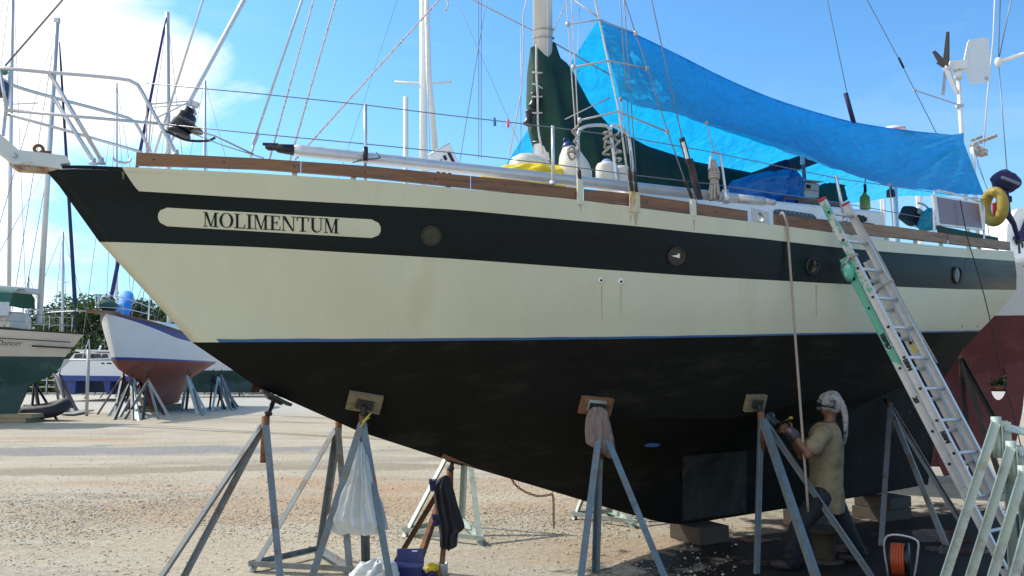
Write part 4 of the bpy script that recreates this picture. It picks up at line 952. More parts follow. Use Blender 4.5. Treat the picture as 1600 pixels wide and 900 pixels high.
m = MB(); p0, p1, p2, p3 = (B(u, v, .6) for u, v in ((1243, 284), (1280, 287), (1279, 309), (1242, 307))); m.poly([p0, p1, p2, p3], NV * -.3); m.build('carton', mat('pale_teal_card', (.5, .58, .54), .7, 0, .1, 5), bx_, fix=True)
m = MB(); m.poly([B(u, v, .606) for u, v in ((1260, 288), (1267, 289), (1267, 295), (1260, 294))], NV * -.004); m.build('opening', M['black'], bx_)
m = MB(); m.poly([B(u, v, .605) for u, v in ((1250, 295), (1279, 297), (1279, 299), (1250, 297))], NV * -.003); m.build('tape_band', mat('brown_tape', (.4, .3, .18), .5), bx_)
m = MB(); m.poly([p0 + V((0, 0, .012)) - DV * .05 + NV * .05, p1 + V((0, 0, .012)) + DV * .02 + NV * .05, p1 + V((0, 0, .03)) - NV * .3, p0 + V((0, 0, .04)) - NV * .3], V((0, 0, .012))); m.build('lid', mat('pale_lid', (.55, .62, .6), .6), bx_, fix=True)
drape('canvas_bundle', [(288, 1284, 1296), (293, 1279, 1302), (305, 1278, 1310), (318, 1280, 1312)], 0, .2, mat('teal_canvas', (.01, .11, .10), .8, 0, .2, 5, bump=.3, bscale=20), fold=.3, ff=3, seed=3, label='dark teal canvas heap between the pale box and the stanchion', cat='canvas', plane=.4)
def hang(name, u, v0, v1, r, mt, label, cat, n=.3):
    t = thing(name, label, cat, B(u, v1, n)); a, b_ = B(u, v0, n), B(u, v1, n); h = a.z - b_.z
    m = MB(); m.lathe([(0, 0), (r * .9, .01), (r, h * .1), (r * .95, h * .5), (r * .9, h * .75), (r * .4, h * .9), (r * .3, h)], b_, (0, 0, 1), 14); m.build('body', mt, t)
    m = MB(); m.tube([a, a + V((0, 0, .1))], r * .3, 8); m.tube([a + V((0, 0, .1)), a + V((.02, 0, .26))], .006, 6); m.build('strap', M['darkiron'], t)
hang('net_bottle', 1352, 301, 329, .062, mat('green_yellow_plastic', (.16, .30, .05), .35, 0, .3, 20, col2=(.5, .42, .04), c2amt=.45, c2scale=14), 'green and yellow bottle hung below the edge of the blue tarpaulin', 'bottle', .7)
hang('lead_weight', 1392, 294, 309, .055, mat('dark_slate', (.06, .065, .08), .7), 'dark slate coloured pouch hanging under the tarpaulin near the stern', 'pouch', .3)
t = thing('backpack', 'black strapped bag with a grey patch sitting by the cockpit', 'bag', B(1424, 352, .5))
m = MB(); cbag = B(1424, 338, .5); m.box(cbag, (.26, .2, .2), Matrix.Rotation(R(25), 3, 'Y') @ Matrix.Rotation(R(28), 3, 'Z'), 0, .05); m.build('body', M['rubber'], t)
m = MB(); m.box(cbag + NV * .13 + V((0, 0, .03)), (.1, .03, .07), Matrix.Rotation(R(28), 3, 'Z') @ Matrix.Rotation(R(25), 3, 'Y'), 0, .008); m.build('patch', mat('grey_patch', (.4, .4, .38), .6), t)
m = MB(); m.tube([cbag + (V((math.cos(a), 0, math.sin(a))) * .155) + NV * .1 for a in np.linspace(-2, 1.6, 16)], .012, 6); m.build('strap', M['ropew'], t)
drape('dry_bag', [(326, 1449, 1458), (332, 1444, 1460), (345, 1441, 1461), (360, 1438, 1462)], 0, .1, mat('turquoise_cloth', (.03, .30, .36), .6, 0, .15, 5), fold=.25, ff=2, seed=6, label='turquoise soft bag tucked in front of the solar panel', cat='bag', plane=.7)
# horseshoe lifebuoy
lb = thing('lifebuoy', 'faded yellow ring lifebuoy hung on the stern rail beside the solar panel', 'lifebuoy', S(1553, 358, .02))
c = S(1553, 323, .0); axx = (DV * .96 + NV * .28).normalized(); e1 = V((0, 0, 1)); e2 = axx.cross(e1)
m = MB(); pts = []
for a in np.linspace(0, 2 * math.pi, 49)[:-1]: pts.append(c + e1 * math.cos(a) * .185 + e2 * math.sin(a) * .14)
m.tube(pts, .063, 16, closed=True); m.build('ring', M['ringy'], lb)
m = MB(); m.tube([p + axx * .058 - (p - c).normalized() * .025 for p in pts], .010, 6, closed=True); m.build('grab_line', M['ropew'], lb)
m = MB(); m.bar(c + axx * .01 + e1 * .05, c + axx * .01 - e1 * .12, .025, .06, axx, bev=.01); m.build('red_strap', M['red'], lb)
m = MB(); m.tube(curve([c - axx * .08 + e2 * .1 + e1 * .05, c - e1 * .02 + NV * .09, c + axx * .09 - e1 * .12 - e2 * .05], 12), .006, 6); m.build('lashing', M['rope'], lb)
# covered outboard on the stern rail
ob_ = thing('outboard_motor', 'outboard motor under a dark navy cloth cover clamped on the stern rail', 'outboard motor', B(1590, 385, .2))
m = MB(); m.ell(B(1571, 283, .2), (.26, .17, .155), Matrix.Rotation(R(8), 3, 'Y') @ Matrix.Rotation(R(28), 3, 'Z'), 0, 24, .25, 3); cv = m.build('cloth_cover', M['navy'], ob_)
m = MB(); m.tube([B(1567, 300, .2), B(1574, 335, .2), B(1584, 350, .2), B(1592, 378, .2)], [.075, .05, .035, .03], 12); m.box(B(1572, 312, .2), (.12, .12, .1), None, 0, .02); m.build('leg', M['navy'], ob_)
m = MB(); m.lathe([(0, -.1), (.03, -.07), (.035, .05), (0, .09)], B(1592, 377, .2), DV, 12); m.bar(B(1592, 378, .2), B(1593, 396, .2), .05, .01, NV); gc = m.build('gear_case', M['black'], ob_)
for k in range(3):
    a = k * 2.09 + .5; p = B(1592, 377, .2) + DV * .09; r_ = NV * math.cos(a) + V((0, 0, 1)) * math.sin(a); m = MB(); m.ell(p + r_ * .05, (.012, .03, .05), V(r_).to_track_quat('Z', 'X').to_matrix(), 0, 10); m.build('propeller_blade', M['black'], gc)
m = MB(); m.tube([B(1566, 277, .42), B(1592, 287, .42)], .022, 8); m.build('tiller', mat('grey_handle', (.2, .22, .27), .5), ob_)
# ropes hung over the side
m = MB(); pts = [S(1218, 342, -.15), S(1222, 332, -.03), S(1226, 337, .02), S(1230, 352, .025)]; e = pts[-1]
gz2 = G(1262, 880); low = P(1263, 800, 7.55)
m.tube(curve(pts, 10) + [e.lerp(low, f) + V((0, 0, -.04 * math.sin(f * 3.14))) for f in np.linspace(.05, 1, 24)] , .0125, 8)
tag(m.build('hanging_rope', mat('pinkish_rope', (.36, .29, .24), .9, 0, .2, 60, bump=.5, bscale=150), None, low), 'weathered rope hanging from the rail down past the worker', 'rope')
m = MB(); m.tube(curve([S(1500, 312, 0), S(1512, 372, .01), B(1532, 440, 1.5), B(1547, 500, 1.55), P(1566, 590, 9.2), P(1582, 640, 9.0), P(1596, 700, 8.6), G(1640, 840)], 40), .0055, 6); tag(m.build('power_cable', M['rubber'], None, G(1640, 840)), 'thin dark cable dropping from the solar panel down behind the ladder', 'cable')
# ------------------------------------------------------------------ boat stands
def stand(apex, feet, mt, label, group='jack stands under the big sailboat', screw=None, pad=None, w_=.062, ring=True, ringpairs=None, padm='wood', cap=None, sock=.35, opn=None):
    ap = V(apex); feet = [V(f) for f in feet]; c = sum(feet, V((0, 0, 0))) / len(feet)
    t = thing('jack_stand', label, 'boat stand', V((ap.x, ap.y, 0)), group)
    for f in feet:
        d = V((c.x - f.x, c.y - f.y, 0));  d = d.normalized() if d.length > .01 else V((1, 0, 0))
        a = ap + (f - ap).normalized() * .04 - d * .03
        m = MB(); m.angle(a, f, w_, .008, d if opn is None else opn); m.build('leg', M[mt], t)
    if ring:
        for i, j in (ringpairs or [(k, (k + 1) % len(feet)) for k in range(len(feet))]):
            m = MB(); m.angle(feet[i] + V((0, 0, .05)), feet[j] + V((0, 0, .05)), w_ * .85, .007, V((0, 0, 1)) + (c - (feet[i] + feet[j]) / 2).normalized() * .8); m.build('base_bar', M[mt if rnd.random() < .6 else mt], t)
    m = MB(); m.tube([ap + V((0, 0, .03 if mt != 'galvgreen' else -.005)), ap - V((0, 0, sock))], .034, 12); m.build('socket_tube', M['rust' if mt != 'galvgreen' else 'galvgreen'], t)
    if screw is not None:
        sc_ = V(screw); m = MB(); m.tube([ap, ap.lerp(sc_, .3), ap.lerp(sc_, .31), ap.lerp(sc_, .42), ap.lerp(sc_, .43), sc_], [.02, .02, .034, .034, .02, .02], 10); m.build('jack_screw', M['darkiron'], t)
    if pad is not None:
        m = MB(); pc, pn, px, sz = pad; y = V(pn).cross(V(px)).normalized(); x = y.cross(V(pn)).normalized()
        Mx = Matrix((x, y, V(pn).normalized())).transposed()
        m.box(V(pc), sz, Mx, 0, .006); pd = m.build('pad', M[padm], t)
        m = MB(); m.box(V(pc) - V(pn).normalized() * (sz[2] / 2 + .012) * 1, (sz[0] * .5, sz[1] * .5, .022), Mx, 0, .004); m.build('pad_plate', M['darkiron'], t)
    return t
def hullpad(u, v, sz, thick=.045):
    loc, nor = hitn(u, v); return loc + nor * (thick / 2 + .004), -nor, DV, (sz[0], sz[1], thick)
def seen(u, v):
    l_, n = hitn(u, v); return l_
# port side of the big boat
hp = hullpad(437, 600, (.26, .16)); 
pc = B(431, 622, .05); pnr = (B(405, 600, .05) - B(420, 640, .05)); tan_ = (B(456, 637, .05) - B(405, 612, .05)).normalized(); pn1 = tan_.cross(NV).normalized(); pn1 = pn1 if pn1.z > 0 else -pn1
a1 = B(415, 656, .12)
stand(a1, [V((a1.x - .92, a1.y - .15, 0)), V((a1.x + .30, a1.y - .28, 0)), V((a1.x - .42, a1.y + .55, 0)) if False else V((a1.x - .80, a1.y - .05, 0)) + V((0.03, .12, 0))], 'galv', 'grey boat stand under the bow, nearest the left, with long raked legs', screw=B(427, 628, .08), pad=(pc, pn1, tan_, (.27, .17, .025)), padm='darkiron', ring=False, w_=.056)
hp = hullpad(570, 626, (.30, .185)); a2 = seen(570, 648) + V((.0, -.10, -.02)); a2 = P(567, 652, a2.y)
stand(a2, [G(472, 932), G(619, 928), G(573, 888)], 'galvblue', 'blue grey boat stand with the white plastic bag hanging in it', screw=hp[0] - hp[1] * .05, pad=hp, ring=False, w_=.06, sock=.32)
a3 = P(529, 662, 8.1)
stand(a3, [G(388, 894), G(500, 868), G(553, 903)], 'galv', 'pale grey stand standing behind the blue grey one, rusty base bars', screw=P(530, 640, 8.15), sock=.1)
a4 = P(703, 737, 7.75); 
stand(a4, [G(608, 888), G(645, 905), G(693, 902)], 'rust', 'rusty brown keel stand with dark clothing hung on it', screw=B(707, 722, 0), pad=(B(712, 716, 0.0), V((.35, 0, 1)), DV, (.34, .14, .05)), padm='rust', ring=False, w_=.05, sock=.2)
stand(P(729, 655, 10.0), [G(628, 838), G(722, 822), G(755, 853)], 'galvgreen', 'pale stand on the far side of the keel behind the dark clothing', screw=P(729, 640, 10.0), sock=.1)
hp = hullpad(930, 632, (.31, .17)); a6 = P(937, 656, seen(930, 650).y - .12)
stand(a6, [G(897, 945), G(1060, 940), G(929, 893)], 'galvblue', 'blue grey stand amidships with a brown rag draped over its top', screw=hp[0] - hp[1] * .05, pad=hp, padm='rust', ring=False, w_=.056)
m = MB(); q = hullpad(930, 630, (.18, .12)); y = q[1].cross(DV).normalized(); x = y.cross(q[1]).normalized(); m.box(q[0] - q[1] * .03, (.17, .11, .012), Matrix((x, y, q[1])).transposed(), 0, .003)
padplate = m.build('pad_face', mat('chalky_green_paint', (.26, .32, .28), .8, 0, .25, 10), bpy.data.objects['jack_stand.005'])
hp = hullpad(1177, 628, (.25, .17)); a7 = P(1189, 647, seen(1177, 650).y - .15)
stand(a7, [G(1177, 896), G(1288, 940), G(1373, 908)], 'galvblue', 'blue grey stand in front of the worker with a tilted wooden pad', screw=hp[0] - hp[1] * .05, pad=hp, ring=False, w_=.06)
a8 = P(1390, 633, seen(1390, 610).y - .15)
stand(a8, [G(1372, 852), G(1482, 852), G(1510, 826)], 'galv', 'dark grey stand under the stern between the worker and the ladder', screw=a8 + V((.0, .12, .06)), ring=False, w_=.056)
stand(P(944, 690, 10.6), [G(893, 812), G(955, 808), G(993, 826)], 'galvgreen', 'low pale stand on the sunny far side seen under the keel', sock=.1)
# stack of spare stands at the right edge
for k, (u, v, ul, Yk, lab) in enumerate(((1556, 650, 1420, 5.9, 'tallest pale green stand of the nested stack at the right edge'), (1579, 688, 1446, 5.75, 'second tallest pale green stand of the nested stack at the right edge'),
                                    (1598, 726, 1474, 5.6, 'third pale green stand nested in the stack at the right edge'), (1616, 768, 1503, 5.45, 'lowest pale green stand of the stack, cut by the right edge'))):
    a = P(u, v, Yk); lf = P(ul, 970, Yk - .05); lf.z = 0; lf = G(ul, 582 + 1.85 * 1244 / (Yk - .05)) 
    lf = V((P(u - .42 * ((582 + 1.85 * 1244 / Yk) - v), 900, Yk).x, Yk - .1, 0))
    t = stand(a, [lf, V((a.x + .02, Yk + .02, 0)), V((a.x + .35, Yk + .5, 0))], 'galvgreen', lab, 'nested spare stands', w_=.062, ringpairs=[(0, 1)], sock=.3, opn=V((.25, -.95, 0)))
    m = MB(); m.bar(a + V((.0, -.04, .0)) + V((.02, 0, -.07)), a + V((.45, -.08, -.19)), .10, .012, (0, -.55, 1)); m.build('top_plate', M['galvgreen'], t)
# ------------------------------------------------------------------ things hung on or lying by the stands
def bag_mat(c, tr=.4): return mat('thin_plastic', c, .35, 0, .06, 6, bump=.3, bscale=18, trans=tr)
drape('plastic_bag', [(690, 560, 570), (705, 556, 576), (740, 545, 584), (780, 526, 594), (808, 512, 603), (824, 510, 606), (834, 526, 592)], a2.y - .0, .17, bag_mat((.72, .75, .74)), fold=.34, ff=6, seed=2, nb=60, n=90, label='full white plastic bag hanging inside the blue grey stand', cat='bag', bdepth=.15)
jk = thing('work_jacket', 'dark jacket and gloves hung over the rusty keel stand', 'jacket', P(700, 860, 7.55))
drape('jacket_cloth', [(743, 693, 699), (750, 684, 704), (762, 678, 708), (785, 679, 714), (805, 682, 720), (822, 685, 726), (828, 686, 722), (834, 687, 716), (852, 687, 714), (858, 689, 706)], 7.55, .09, mat('dark_work_cloth', (.022, .018, .022), .9, 0, .3, 9, bump=.3, bscale=25), jk, fold=.6, ff=3.5, seed=5, nb=60, n=90)
for k, (u, v, mt) in enumerate(((676, 760, 'navy'), (681, 815, 'navy'))):
    m = MB(); c = P(u, v, 7.5); m.ell(c, (.03, .02, .045), None, 0, 10, .2, k)
    for q in range(4): m.tube([c + V((-.02 + q * .014, -.01, .02)), c + V((-.028 + q * .018, -.015, .07))], [.011, .008], 6)
    m.build('glove', M[mt], jk)
drape('rag', [(636, 926, 940), (643, 919, 949), (655, 915, 952), (672, 914, 956), (690, 915, 960), (699, 926, 961), (708, 940, 960), (716, 950, 957)], a6.y - .06, .04, mat('brown_striped_towel', (.20, .15, .135), .95, 0, .2, 30, bump=.25, bscale=120, col2=(.12, .085, .075), c2amt=.5, c2scale=9, stretch=(3, 3, .5)), fold=.4, ff=3, seed=8, label='brown towel rag draped over the top of the amidships stand', cat='rag')
tg = MB(); tg.tube(curve([P(563, 668, a2.y - .06), P(572, 655, a2.y - .09), P(580, 645, a2.y - .06), P(566, 660, a2.y - .09), P(578, 652, a2.y - .05)], 24), .005, 6); tag(tg.build('knotted_lashing', mat('yellow_green_cord', (.45, .5, .08), .7), None, P(570, 668, a2.y)), 'thin yellow green cord tied round the top of the blue grey stand', 'cord')
# chain looped below the keel
def links(pts, lw, lt, mt, lab):
    m = MB(); L = 0; pts = curve(pts, 200); step = lw * 1.5; d = 0; k = 0; last = pts[0]
    for a, b_ in zip(pts, pts[1:]):
        d += (b_ - a).length
        if d >= step:
            d = 0; k += 1; t = (b_ - a).normalized(); u = t.orthogonal().normalized(); u = u if k % 2 else t.cross(u)
            m.tube([a + t * math.cos(x) * lw + u * math.sin(x) * lw * .6 for x in np.linspace(0, 6.283, 11)[:-1]], lt, 5, closed=True)
    o = m.build('chain', M[mt], None, min(pts, key=lambda q: q.z)); return tag(o, lab, 'chain')
Yc = 8.6
cu = [P(798, 744, Yc), P(805, 757, Yc), P(822, 769, Yc), P(842, 775, Yc), P(862, 773, Yc), P(864, 775, Yc), P(865, 790, Yc), P(865, 808, Yc), P(865.5, 826, Yc)]
links(cu, .018, .0055, 'rust', 'rusty chain looped below the forward end of the keel')
m = MB(); m.tube([P(862, 772, Yc), seen(908, 690)], .005, 6); tag(m.build('chain_tail', M['darkiron'], None, P(862, 772, Yc)), 'thin dark line running up from the rusty chain to the hull', 'line')
# timbers under the keel
def block(u, v0, v1, w_, Yb, lab, n=2):
    t = thing('keel_block', lab, 'timber block', P(u, v1, Yb), 'timber blocks under the keel'); zt = P(u, v0, Yb).z; x = P(u, v0, Yb).x; h = zt / n
    for k in range(n):
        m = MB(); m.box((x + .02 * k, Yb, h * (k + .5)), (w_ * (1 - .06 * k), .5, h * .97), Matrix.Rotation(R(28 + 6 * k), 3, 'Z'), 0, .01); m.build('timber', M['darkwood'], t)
kz = lambda u, v: B(u, v, 0)
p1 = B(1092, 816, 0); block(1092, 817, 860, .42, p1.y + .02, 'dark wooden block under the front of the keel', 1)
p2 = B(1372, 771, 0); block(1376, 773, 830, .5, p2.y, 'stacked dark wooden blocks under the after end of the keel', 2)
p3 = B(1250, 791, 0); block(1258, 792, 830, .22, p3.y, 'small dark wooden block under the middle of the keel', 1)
# ------------------------------------------------------------------ ladder
ld = thing('ladder', 'tall aluminium extension ladder splashed with green paint leaning on the rail', 'ladder', G(1620, 931))
TL, BL = P(1286, 314, 7.62), G(1607, 931); wv_ = V((.31, .20, 0)).normalized() * .375
up_ = (TL - BL).normalized(); nrm_ = wv_.cross(up_).normalized(); nrm_ = nrm_ if nrm_.y < 0 else -nrm_     # towards the camera
def splash(name, z0, z1, amt):
    m = mat(name, (.62, .63, .64), .4, .35, .08, 6); nt = m.node_tree; N = nt.nodes; L = nt.links
    tc = N.new('ShaderNodeTexCoord'); sp = N.new('ShaderNodeSeparateXYZ'); L.new(tc.outputs['Object'], sp.inputs[0])
    n = N.new('ShaderNodeTexNoise'); n.inputs['Scale'].default_value = 9; n.inputs['Detail'].default_value = 6; n.inputs['Roughness'].default_value = .7; L.new(tc.outputs['Object'], n.inputs['Vector'])
    def mr(x, a, b, c, d):
        r = N.new('ShaderNodeMapRange'); r.inputs[1].default_value = a; r.inputs[2].default_value = b; r.inputs[3].default_value = c; r.inputs[4].default_value = d; L.new(x, r.inputs[0]); return r.outputs[0]
    ad = N.new('ShaderNodeMath'); ad.operation = 'ADD'; L.new(mr(sp.outputs[2], z0, z1, -.6, amt), ad.inputs[0]); L.new(mr(n.outputs[0], .3, .7, -.5, .5), ad.inputs[1])
    mx = N.new('ShaderNodeMix'); mx.data_type = 'RGBA'; mx.inputs[7].default_value = (.17, .48, .37, 1); L.new(mr(ad.outputs[0], .0, .12, 0, 1), mx.inputs[0])
    b = N['Principled BSDF']; L.new(b.inputs['Base Color'].links[0].from_socket, mx.inputs[6]); L.new(mx.outputs[2], b.inputs['Base Color']); return m
LG = splash('green_splashed_alloy', 1.55, 2.3, .6); M['lightsplash'] = splash('lightly_splashed_alloy', 1.6, 3.0, .10)
def alongL(v):                               # length along the left rail whose image row is v
    lo, hi = 0, (TL - BL).length
    for _ in range(40):
        mid = (lo + hi) / 2; vv = proj(BL + up_ * mid)[1]
        if vv > v: lo = mid
        else: hi = mid
    return lo
LT = (TL - BL).length; sp = .305
off2 = -nrm_ * .085 - wv_.normalized() * .0
hb_ = alongL(397)
def rail(a, b_, off, mt, name='rail', par=None, wd=.032, dp_=.072):
    m = MB(); p, q = BL + up_ * a + off, BL + up_ * b_ + off; wn = wv_.normalized()
    for s_ in (1, -1): m.bar(p + nrm_ * s_ * (dp_ / 2 - .004) , q + nrm_ * s_ * (dp_ / 2 - .004), wd, .008, nrm_)
    m.bar(p, q, .006, dp_ - .002, nrm_); return m.build(name, mt, par or ld)
fa = .85
for k in (0, 1):
    r1 = rail(fa, LT, wv_ * k, M['lightsplash'] if k == 0 else M['alloy']); r2 = rail(0, hb_, wv_ * k + off2, LG if k == 0 else M['alloy'])
    m = MB(); p = BL + up_ * (LT + .008) + wv_ * k; m.bar(p, p + up_ * .02, .036, .075, nrm_); m.build('red_end_cap', M['red'], r1)
    m = MB(); p = BL + wv_ * k + off2; m.bar(p + up_ * .04, p - V((0, 0, .0)), .05, .09, nrm_); m.build('foot', M['rubber'], r2)
def rungs(a0, a1, off):
    a = a0
    while a < a1:
        p = BL + up_ * a + off; m = MB(); m.tube([p + wv_.normalized() * .006, p + wv_ - wv_.normalized() * .006], .017, 10); m.build('rung', M['alloy'], ld)
        for k in (0, 1):
            m = MB(); c = p - wv_.normalized() * (.0045) + wv_ * k; e = 18; s_ = -1 
            pts = [c + (up_ * math.sin(x) * .014 + nrm_ * (math.cos(x) * .016 if math.sin(x) > -.2 else math.cos(x) * .008)) for x in np.linspace(0, 6.28, e)[:-1]]
            if k == 0: m.poly(pts, -wv_.normalized() * .0015); m.build('rung_socket', M['black'], ld)
        a += sp
rungs(LT - .13 - sp * 8, LT - .05, V((0, 0, 0))); rungs(.25, hb_ - .05, off2)
wn = wv_.normalized()
def rail_text(txt, v, off, size, mt=None):
    L_ = alongL(v); p = BL + up_ * L_ + off - wn * .0062
    xd = -up_; ud = nrm_ if wn.cross(-up_).dot(nrm_) > -2 else -nrm_
    # letters read down the rail, tops towards the camera side of the rail
    z = xd.cross(nrm_); ud = nrm_ if z.dot(-wn) > 0 else -nrm_
    text_mesh(txt, size, p - ud * size * .33, xd, ud, M['black'], 'paint_letters', ld, bold=.004)
off_b = off2
for v, off, t_ in ((528, off_b, 'SBMD'), (570, V((0, 0, 0)), 'SBM'), (620, off_b, '23'), (683, V((0, 0, 0)), 'SBM'), (800, V((0, 0, 0)), 'B')): rail_text(t_, v, off, .062)
m = MB(); p = BL + up_ * alongL(536) + wv_ + off2 + nrm_ * .02 - wn * .0062; m.bar(p + up_ * .06, p - up_ * .06, .002, .05, nrm_); lbl = m.build('warning_label', mat('yellow_label', (.70, .62, .08), .5), ld)
m = MB(); m.bar(p + up_ * .06 - wn * .002, p + up_ * .025 - wn * .002, .002, .046, nrm_); m.build('label_stripe', M['black'], lbl)
for q, off in ((hb_ - .05, V((0, 0, 0))), (hb_ - .3, wv_)):
    m = MB(); c = BL + up_ * q + off + off2 * .5; m.tube([c + (wn * math.cos(x) * .04 + nrm_ * math.sin(x) * .10) + up_ * .02 * math.sin(x) for x in np.linspace(0, 6.283, 21)[:-1]], .008, 6, closed=True); m.build('rail_lashing', M['rope'], ld)
m = MB(); c = BL + up_ * (hb_ - .14) + off2 - wn * .02; m.ell(c, (.06, .06, .09), None, 0, 14, .5, 4); m.build('green_tape_wrap', mat('green_tape', (.10, .45, .33), .5, 0, .2, 12, col2=(.6, .66, .62), c2amt=.4, c2scale=12), ld)
m = MB(); m.tube(curve([BL + up_ * (hb_ - .06) - wn * .03, BL + up_ * (hb_ - .05) - wn * .1 + nrm_ * .03, BL + up_ * (hb_ - .12) - wn * .17], 10), .010, 6); m.build('rope_tail', M['rope'], ld)
m = MB(); k0 = LT - .13; m.tube(curve([BL + up_ * k0 + wv_ * .98 + nrm_ * .04, BL + up_ * (k0 - .5) + wv_ * .97 + nrm_ * .06, BL + up_ * (k0 - 1.0) + wv_ * .98 + nrm_ * .05, BL + up_ * (k0 - 1.6) + wv_ + nrm_ * .06], 20), .007, 6); m.build('hoist_rope', M['rope'], ld)
# ------------------------------------------------------------------ worker
def remesh(mb, vox, name, mt, parent, smooth=4):
    ob = mb.build('tmp', mt, None)
    md = ob.modifiers.new('r', 'REMESH'); md.mode = 'VOXEL'; md.voxel_size = vox; md.use_smooth_shade = True
    sm = ob.modifiers.new('s', 'SMOOTH'); sm.factor = .5; sm.iterations = smooth
    bpy.context.view_layer.update()
    me = bpy.data.meshes.new_from_object(ob.evaluated_get(bpy.context.evaluated_depsgraph_get()))
    bpy.data.objects.remove(ob)
    o = MB(); o.add([v.co for v in me.vertices], [list(p.vertices) for p in me.polygons], 0, True); bpy.data.meshes.remove(me)
    return o
YW = 7.75
def q(u, v, dy=0.0): return P(u, v, YW + dy)
wk = thing('person', 'worker sanding the dark hull, in dusty t-shirt, dark jeans and white head wrap', 'person', V((q(1290, 765).x, YW, 0)))
pel, ch, nk = q(1291, 760), q(1290, 690), q(1297, 660)
hd = q(1297, 633)
def limb(m, pts, rs, n=12):
    m.tube(pts, rs, n)
    for p, r in zip(pts, rs): m.ell(p, (r, r, r), None, 0, 10)
b = MB()
TRS = [(1291, 800, .125, .15), (1291, 780, .135, .16), (1290.5, 755, .125, .152), (1291, 730, .122, .150), (1291, 708, .128, .165), (1290, 690, .125, .18), (1289, 678, .11, .185), (1290, 668, .085, .16), (1292, 660, .055, .08)]
def torso(m, g, top=9, fold=0.0):
    rws = []; n = 40
    vs = [r[1] for r in TRS]; K_ = 46
    for k in range(K_):
        v = vs[0] + (vs[-1] - vs[0]) * k / (K_ - 1); cx = [cr([-x for x in vs], [r[i] for r in TRS], -v) for i in (0, 2, 3)]
        c0 = q(cx[0], v); row = []
        for t in range(n):
            an = 2 * math.pi * t / n; w_ = 1.0
            if fold: w_ += fold * (noise.noise(V((math.cos(an) * 2.2, math.sin(an) * 2.2 + v * .03, v * .075))) + .8 * math.sin(an * 7 + .06 * v) * max(0, (v - 715) / 70) * .6)
            row.append(c0 + V((math.cos(an) * (cx[1] + g) * w_, math.sin(an) * (cx[2] + g) * w_, 0)))
        rws.append(row)
    m.grid(rws, wrap=True); m.add(rws[0], [list(range(n))]); m.add(rws[-1], [list(range(n))[::-1]])
torso(b, 0)
limb(b, [q(1292, 672), nk, q(1297, 648)], [.06, .055, .055])
hdir = V((-.93, .36, .10)).normalized()
b.ell(hd, (.095, .078, .118), Matrix.Rotation(math.atan2(hdir.y, hdir.x), 3, 'Z'), 0, 18)
b.ell(hd + hdir * .05 - V((0, 0, .05)), (.05, .045, .05), None, 0, 12); b.ell(hd + hdir * .102 - V((0, 0, .015)), (.018, .014, .025), None, 0, 8)
side = hdir.cross(V((0, 0, 1))).normalized()
for s_ in (1, -1): b.ell(hd + side * .08 * s_ - hdir * .01, (.02, .012, .032), None, 0, 8)
arms = (([q(1286, 678, -.19), q(1263, 711, -.26), q(1240, 676, -.12)], -1), ([q(1286, 678, .19), q(1252, 712, .20), q(1234, 676, .12)], 1))
for (sh_, el, hn), s_ in arms:
    limb(b, [sh_, sh_.lerp(el, .5), el, el.lerp(hn, .4), hn], [.062, .053, .044, .043, .03])
legs = (([q(1283, 778, -.10), q(1246, 826, -.12), q(1238, 886, -.05)], 1), ([q(1299, 778, .10), q(1322, 824, .12), q(1342, 872, .25)], -1))
legs = [([a, b_, V((c_.x, c_.y, .09))], s_) for (a, b_, c_), s_ in legs]
for (hp_, kn, an), s_ in legs:
    limb(b, [hp_, hp_.lerp(kn, .5), kn, kn.lerp(an, .35), an], [.095, .08, .06, .058, .04])
bodym = remesh(b, .012, 'body', M['skin'], wk)
# hands: palm, four fingers and a thumb closed on the sander
for (sh_, el, hn), s_ in arms:
    d = (hn - el).normalized(); sd_ = d.cross(V((0, 0, 1))).normalized(); f_ = V((-.75, .55, .35)).normalized()
    bodym.ell(hn + f_ * .035, (.05, .028, .042), V(f_).to_track_quat('X', 'Z').to_matrix(), 0, 12)
    up2 = V((0, 0, 1)) - f_ * f_.z; up2.normalize(); lat = f_.cross(up2)
    for k in range(4):
        o_ = hn + f_ * .075 + up2 * (.03 - .02 * k); L_ = (.07, .078, .073, .058)[k]
        bodym.tube([o_, o_ + f_ * L_ * .45, o_ + f_ * L_ * .75 - up2 * .012 - lat * s_ * .012, o_ + f_ * L_ * .85 - up2 * .03 - lat * s_ * .028], [.0095, .009, .0085, .007], 8)
    o_ = hn + f_ * .03 + up2 * .035; bodym.tube([o_, o_ + up2 * .03 + f_ * .02 - lat * s_ * .02, o_ + up2 * .035 + f_ * .05 - lat * s_ * .035], [.012, .011, .008], 8)
body = bodym.build('body', M['skin'], wk)
s = MB(); torso(s, .026, fold=.075)
for (sh_, el, hn), s_ in arms: limb(s, [sh_.lerp(q(1289, 676), .4), sh_, sh_.lerp(el, .35), sh_.lerp(el, .62)], [.085, .08, .077, .082])
remesh(s, .013, 'tshirt', M['shirt'], wk, 3).build('tshirt', M['shirt'], wk)
j = MB(); j.ell(q(1291, 778), (.14, .165, .11), None, 0, 16)
for (hp_, kn, an), s_ in legs: limb(j, [hp_, hp_.lerp(kn, .5), kn, kn.lerp(an, .5), an + V((0, 0, .0))], [.112, .098, .082, .08, .075])
for (hp_, kn, an), s_ in legs:
    for i in range(4): j.ell(an.lerp(kn, .08 + .12 * i) + V((.02 * (-1) ** i, 0, 0)), (.085, .082, .022), Matrix.Rotation(.3 * (-1) ** i, 3, 'Y'), 0, 10)
remesh(j, .014, 'jeans', M['jeans'], wk, 3).build('jeans', M['jeans'], wk)
